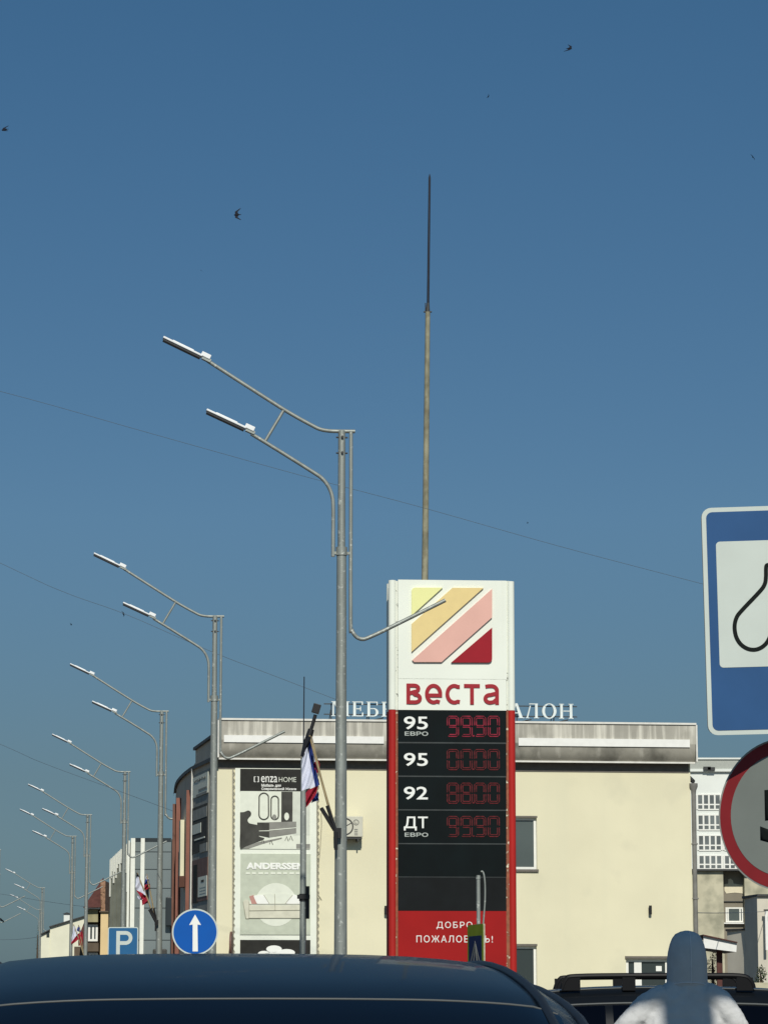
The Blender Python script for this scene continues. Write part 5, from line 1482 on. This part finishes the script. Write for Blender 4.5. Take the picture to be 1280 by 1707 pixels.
dN = 120.0
nx = at(1202, 1677, dN).x
cn = thing('canopy', 'white edged entrance canopy on a brown post beside the store', 'canopy', nx, dN)
def np_(px, py): p = at(px, py, dN); return (p.x - nx, p.z)
MB().slab([np_(1172, 1560), np_(1227.5, 1572), np_(1226.5, 1587), np_(1172, 1580)], 0, .12).build('edge_board', M['white_paint'], cn)
MB().slab([np_(1171, 1557.8), np_(1228, 1570.2), np_(1228, 1571.8), np_(1171, 1559.8)], -.12, 4).build('roof', M['roof_brown'], cn)
MB().slab([np_(1172, 1578), np_(1226, 1585.5), np_(1226, 1586.8), np_(1172, 1579.6)], .125, 4).build('soffit', M['steel_dark'], cn)
a = np_(1197, 1600); b2 = np_(1206, 1584)
MB().box(a[0], b2[0], .6, .8, 0, b2[1]).build('post', M['roof_brown'], cn)
a = np_(1172, 1600); MB().box(a[0] - .1, a[0] + .1, .6, .8, 0, np_(1172, 1579)[1]).build('post', M['roof_brown'], cn)
plant('shrub', 'dark russet shrub under the white canopy', 'shrub', 1188, 1590, 1650, 124, 20, 'leaf2', 500)
plant('shrub', 'dark green shrub before the grey outbuilding', 'shrub', 1268, 1612, 1660, 118, 26, 'leaf', 500)
fw_ = at(1276, 1677, 112)
fe = thing('garden_wall', 'low pale garden wall right of the black car', 'wall', fw_.x, 112)
MB().box(-.8, 3, 0, .25, 0, at(1270, 1638, 112).z).build('wall', M['conc_wall'], fe)

# ------------------------------------------------------------------ overhead wires
def wire(pts, label, r, d0, d1):
    n = len(pts); P = []
    for i, p in enumerate(pts): P.append(at(*p, lerp(d0, d1, i / (n - 1))))
    tag(MB().tube(smooth_path(P, 6), r, 6).build('overhead_wire', M['cable']), label, 'wire', 'overhead wires')
wire([(-900, 430), (-400, 552), (0, 652), (250, 722), (500, 792), (700, 845), (930, 910), (1165, 972), (1500, 1060), (2100, 1215)], 'longest overhead wire crossing behind the nearest lamp and the mast', .0055, 72, 76)
wire([(-500, 700), (0, 938), (110, 988), (210, 1024), (350, 1085), (440, 1120), (560, 1166)], 'overhead wire running from the left edge down to the rooftop letters', .007, 96, 88.2)
wire([(-300, 1110), (0, 1240), (70, 1271), (200, 1319), (289, 1352)], 'overhead wire ending at the dark curved side of the store', .007, 110, 97.5)
wire([(1156, 1521.5), (1195, 1522), (1240, 1521), (1276, 1519.5)], 'short dark wire between the downpipe of the store and the white post', .012, 89, 159.5)
wire([(-200, 1462), (0, 1490), (60, 1500), (115, 1508), (150, 1512)], 'faint overhead wire ending at the turret house', .010, 190, 176)
wire([(-200, 1568), (0, 1566.5), (40, 1565), (70, 1561)], 'lowest overhead wire ending at the pale gabled house', .012, 205, 200)

# ------------------------------------------------------------------ birds
def bird(px, py, d, rz, roll, label, span=.34):
    c = at(px, py, d)
    o = bpy.data.objects.new('bird', None); COL.objects.link(o); o.location = c; o.rotation_euler = (R(12), R(roll), R(rz))
    tag(o, label, 'bird', 'swallows in the sky')
    s_ = span / .225
    MB().tube([(.0, -.075 * s_, 0), (0, -.05 * s_, 0), (0, .0, 0), (0, .05 * s_, 0)], [.006 * s_, .02 * s_, .024 * s_, .010 * s_], 8).build('body', M['bird'], o)
    for g in (1, -1):
        P = [(.01, -.05, 0), (.075, -.052, .012), (.155, .075, .02), (.145, .078, .02), (.07, .005, .012), (.01, .025, .002)]
        v = [(g * x * s_, y * s_, z * s_) for (x, y, z) in P] + [(g * x * s_, y * s_, z * s_ - .006 * s_) for (x, y, z) in P]
        n = 6; f = [list(range(n)), list(range(2 * n - 1, n - 1, -1))] + [(i, (i + 1) % n, (i + 1) % n + n, i + n) for i in range(n)]
        MB().add(v, f).build('wing', M['bird'], o)
    tl = [(-.006, .04, 0), (.006, .04, 0), (.012, .085, 0), (0, .07, 0), (-.012, .085, 0)]
    v = [(x * s_, y * s_, z) for (x, y, z) in tl] + [(x * s_, y * s_, z - .004) for (x, y, z) in tl]
    MB().add(v, [list(range(5)), list(range(9, 4, -1))] + [(i, (i + 1) % 5, (i + 1) % 5 + 5, i + 5) for i in range(5)]).build('tail', M['bird'], o)
bird(396, 358, 95, -82, 72, 'largest dark bird high left of the mast with swept wings')
bird(9, 216, 95, -85, 38, 'dark bird at the left edge high in the sky')
bird(948, 81, 105, 55, -48, 'dark bird near the top right of the sky with one wing raised')
bird(1254, 262, 190, 20, 50, 'small dark bird near the right edge of the sky')
bird(813.5, 160.5, 300, 150, 60, 'tiny bird high in the sky right of the mast top')
bird(335.7, 451, 420, 0, 40, 'tiny faint bird above the nearest lamp arm')
bird(119, 1041, 320, 80, 30, 'tiny bird left of the second lamp arms')
bird(879, 871.5, 430, 90, 30, 'very faint bird between the mast and the fuel sign')
bird(206, 1023.5, 220, 60, 60, 'tiny bird close under the second lamp arm tip')
bird(3, 1534, 120, 60, 30, 'dark bird low at the left edge near lamp arms')
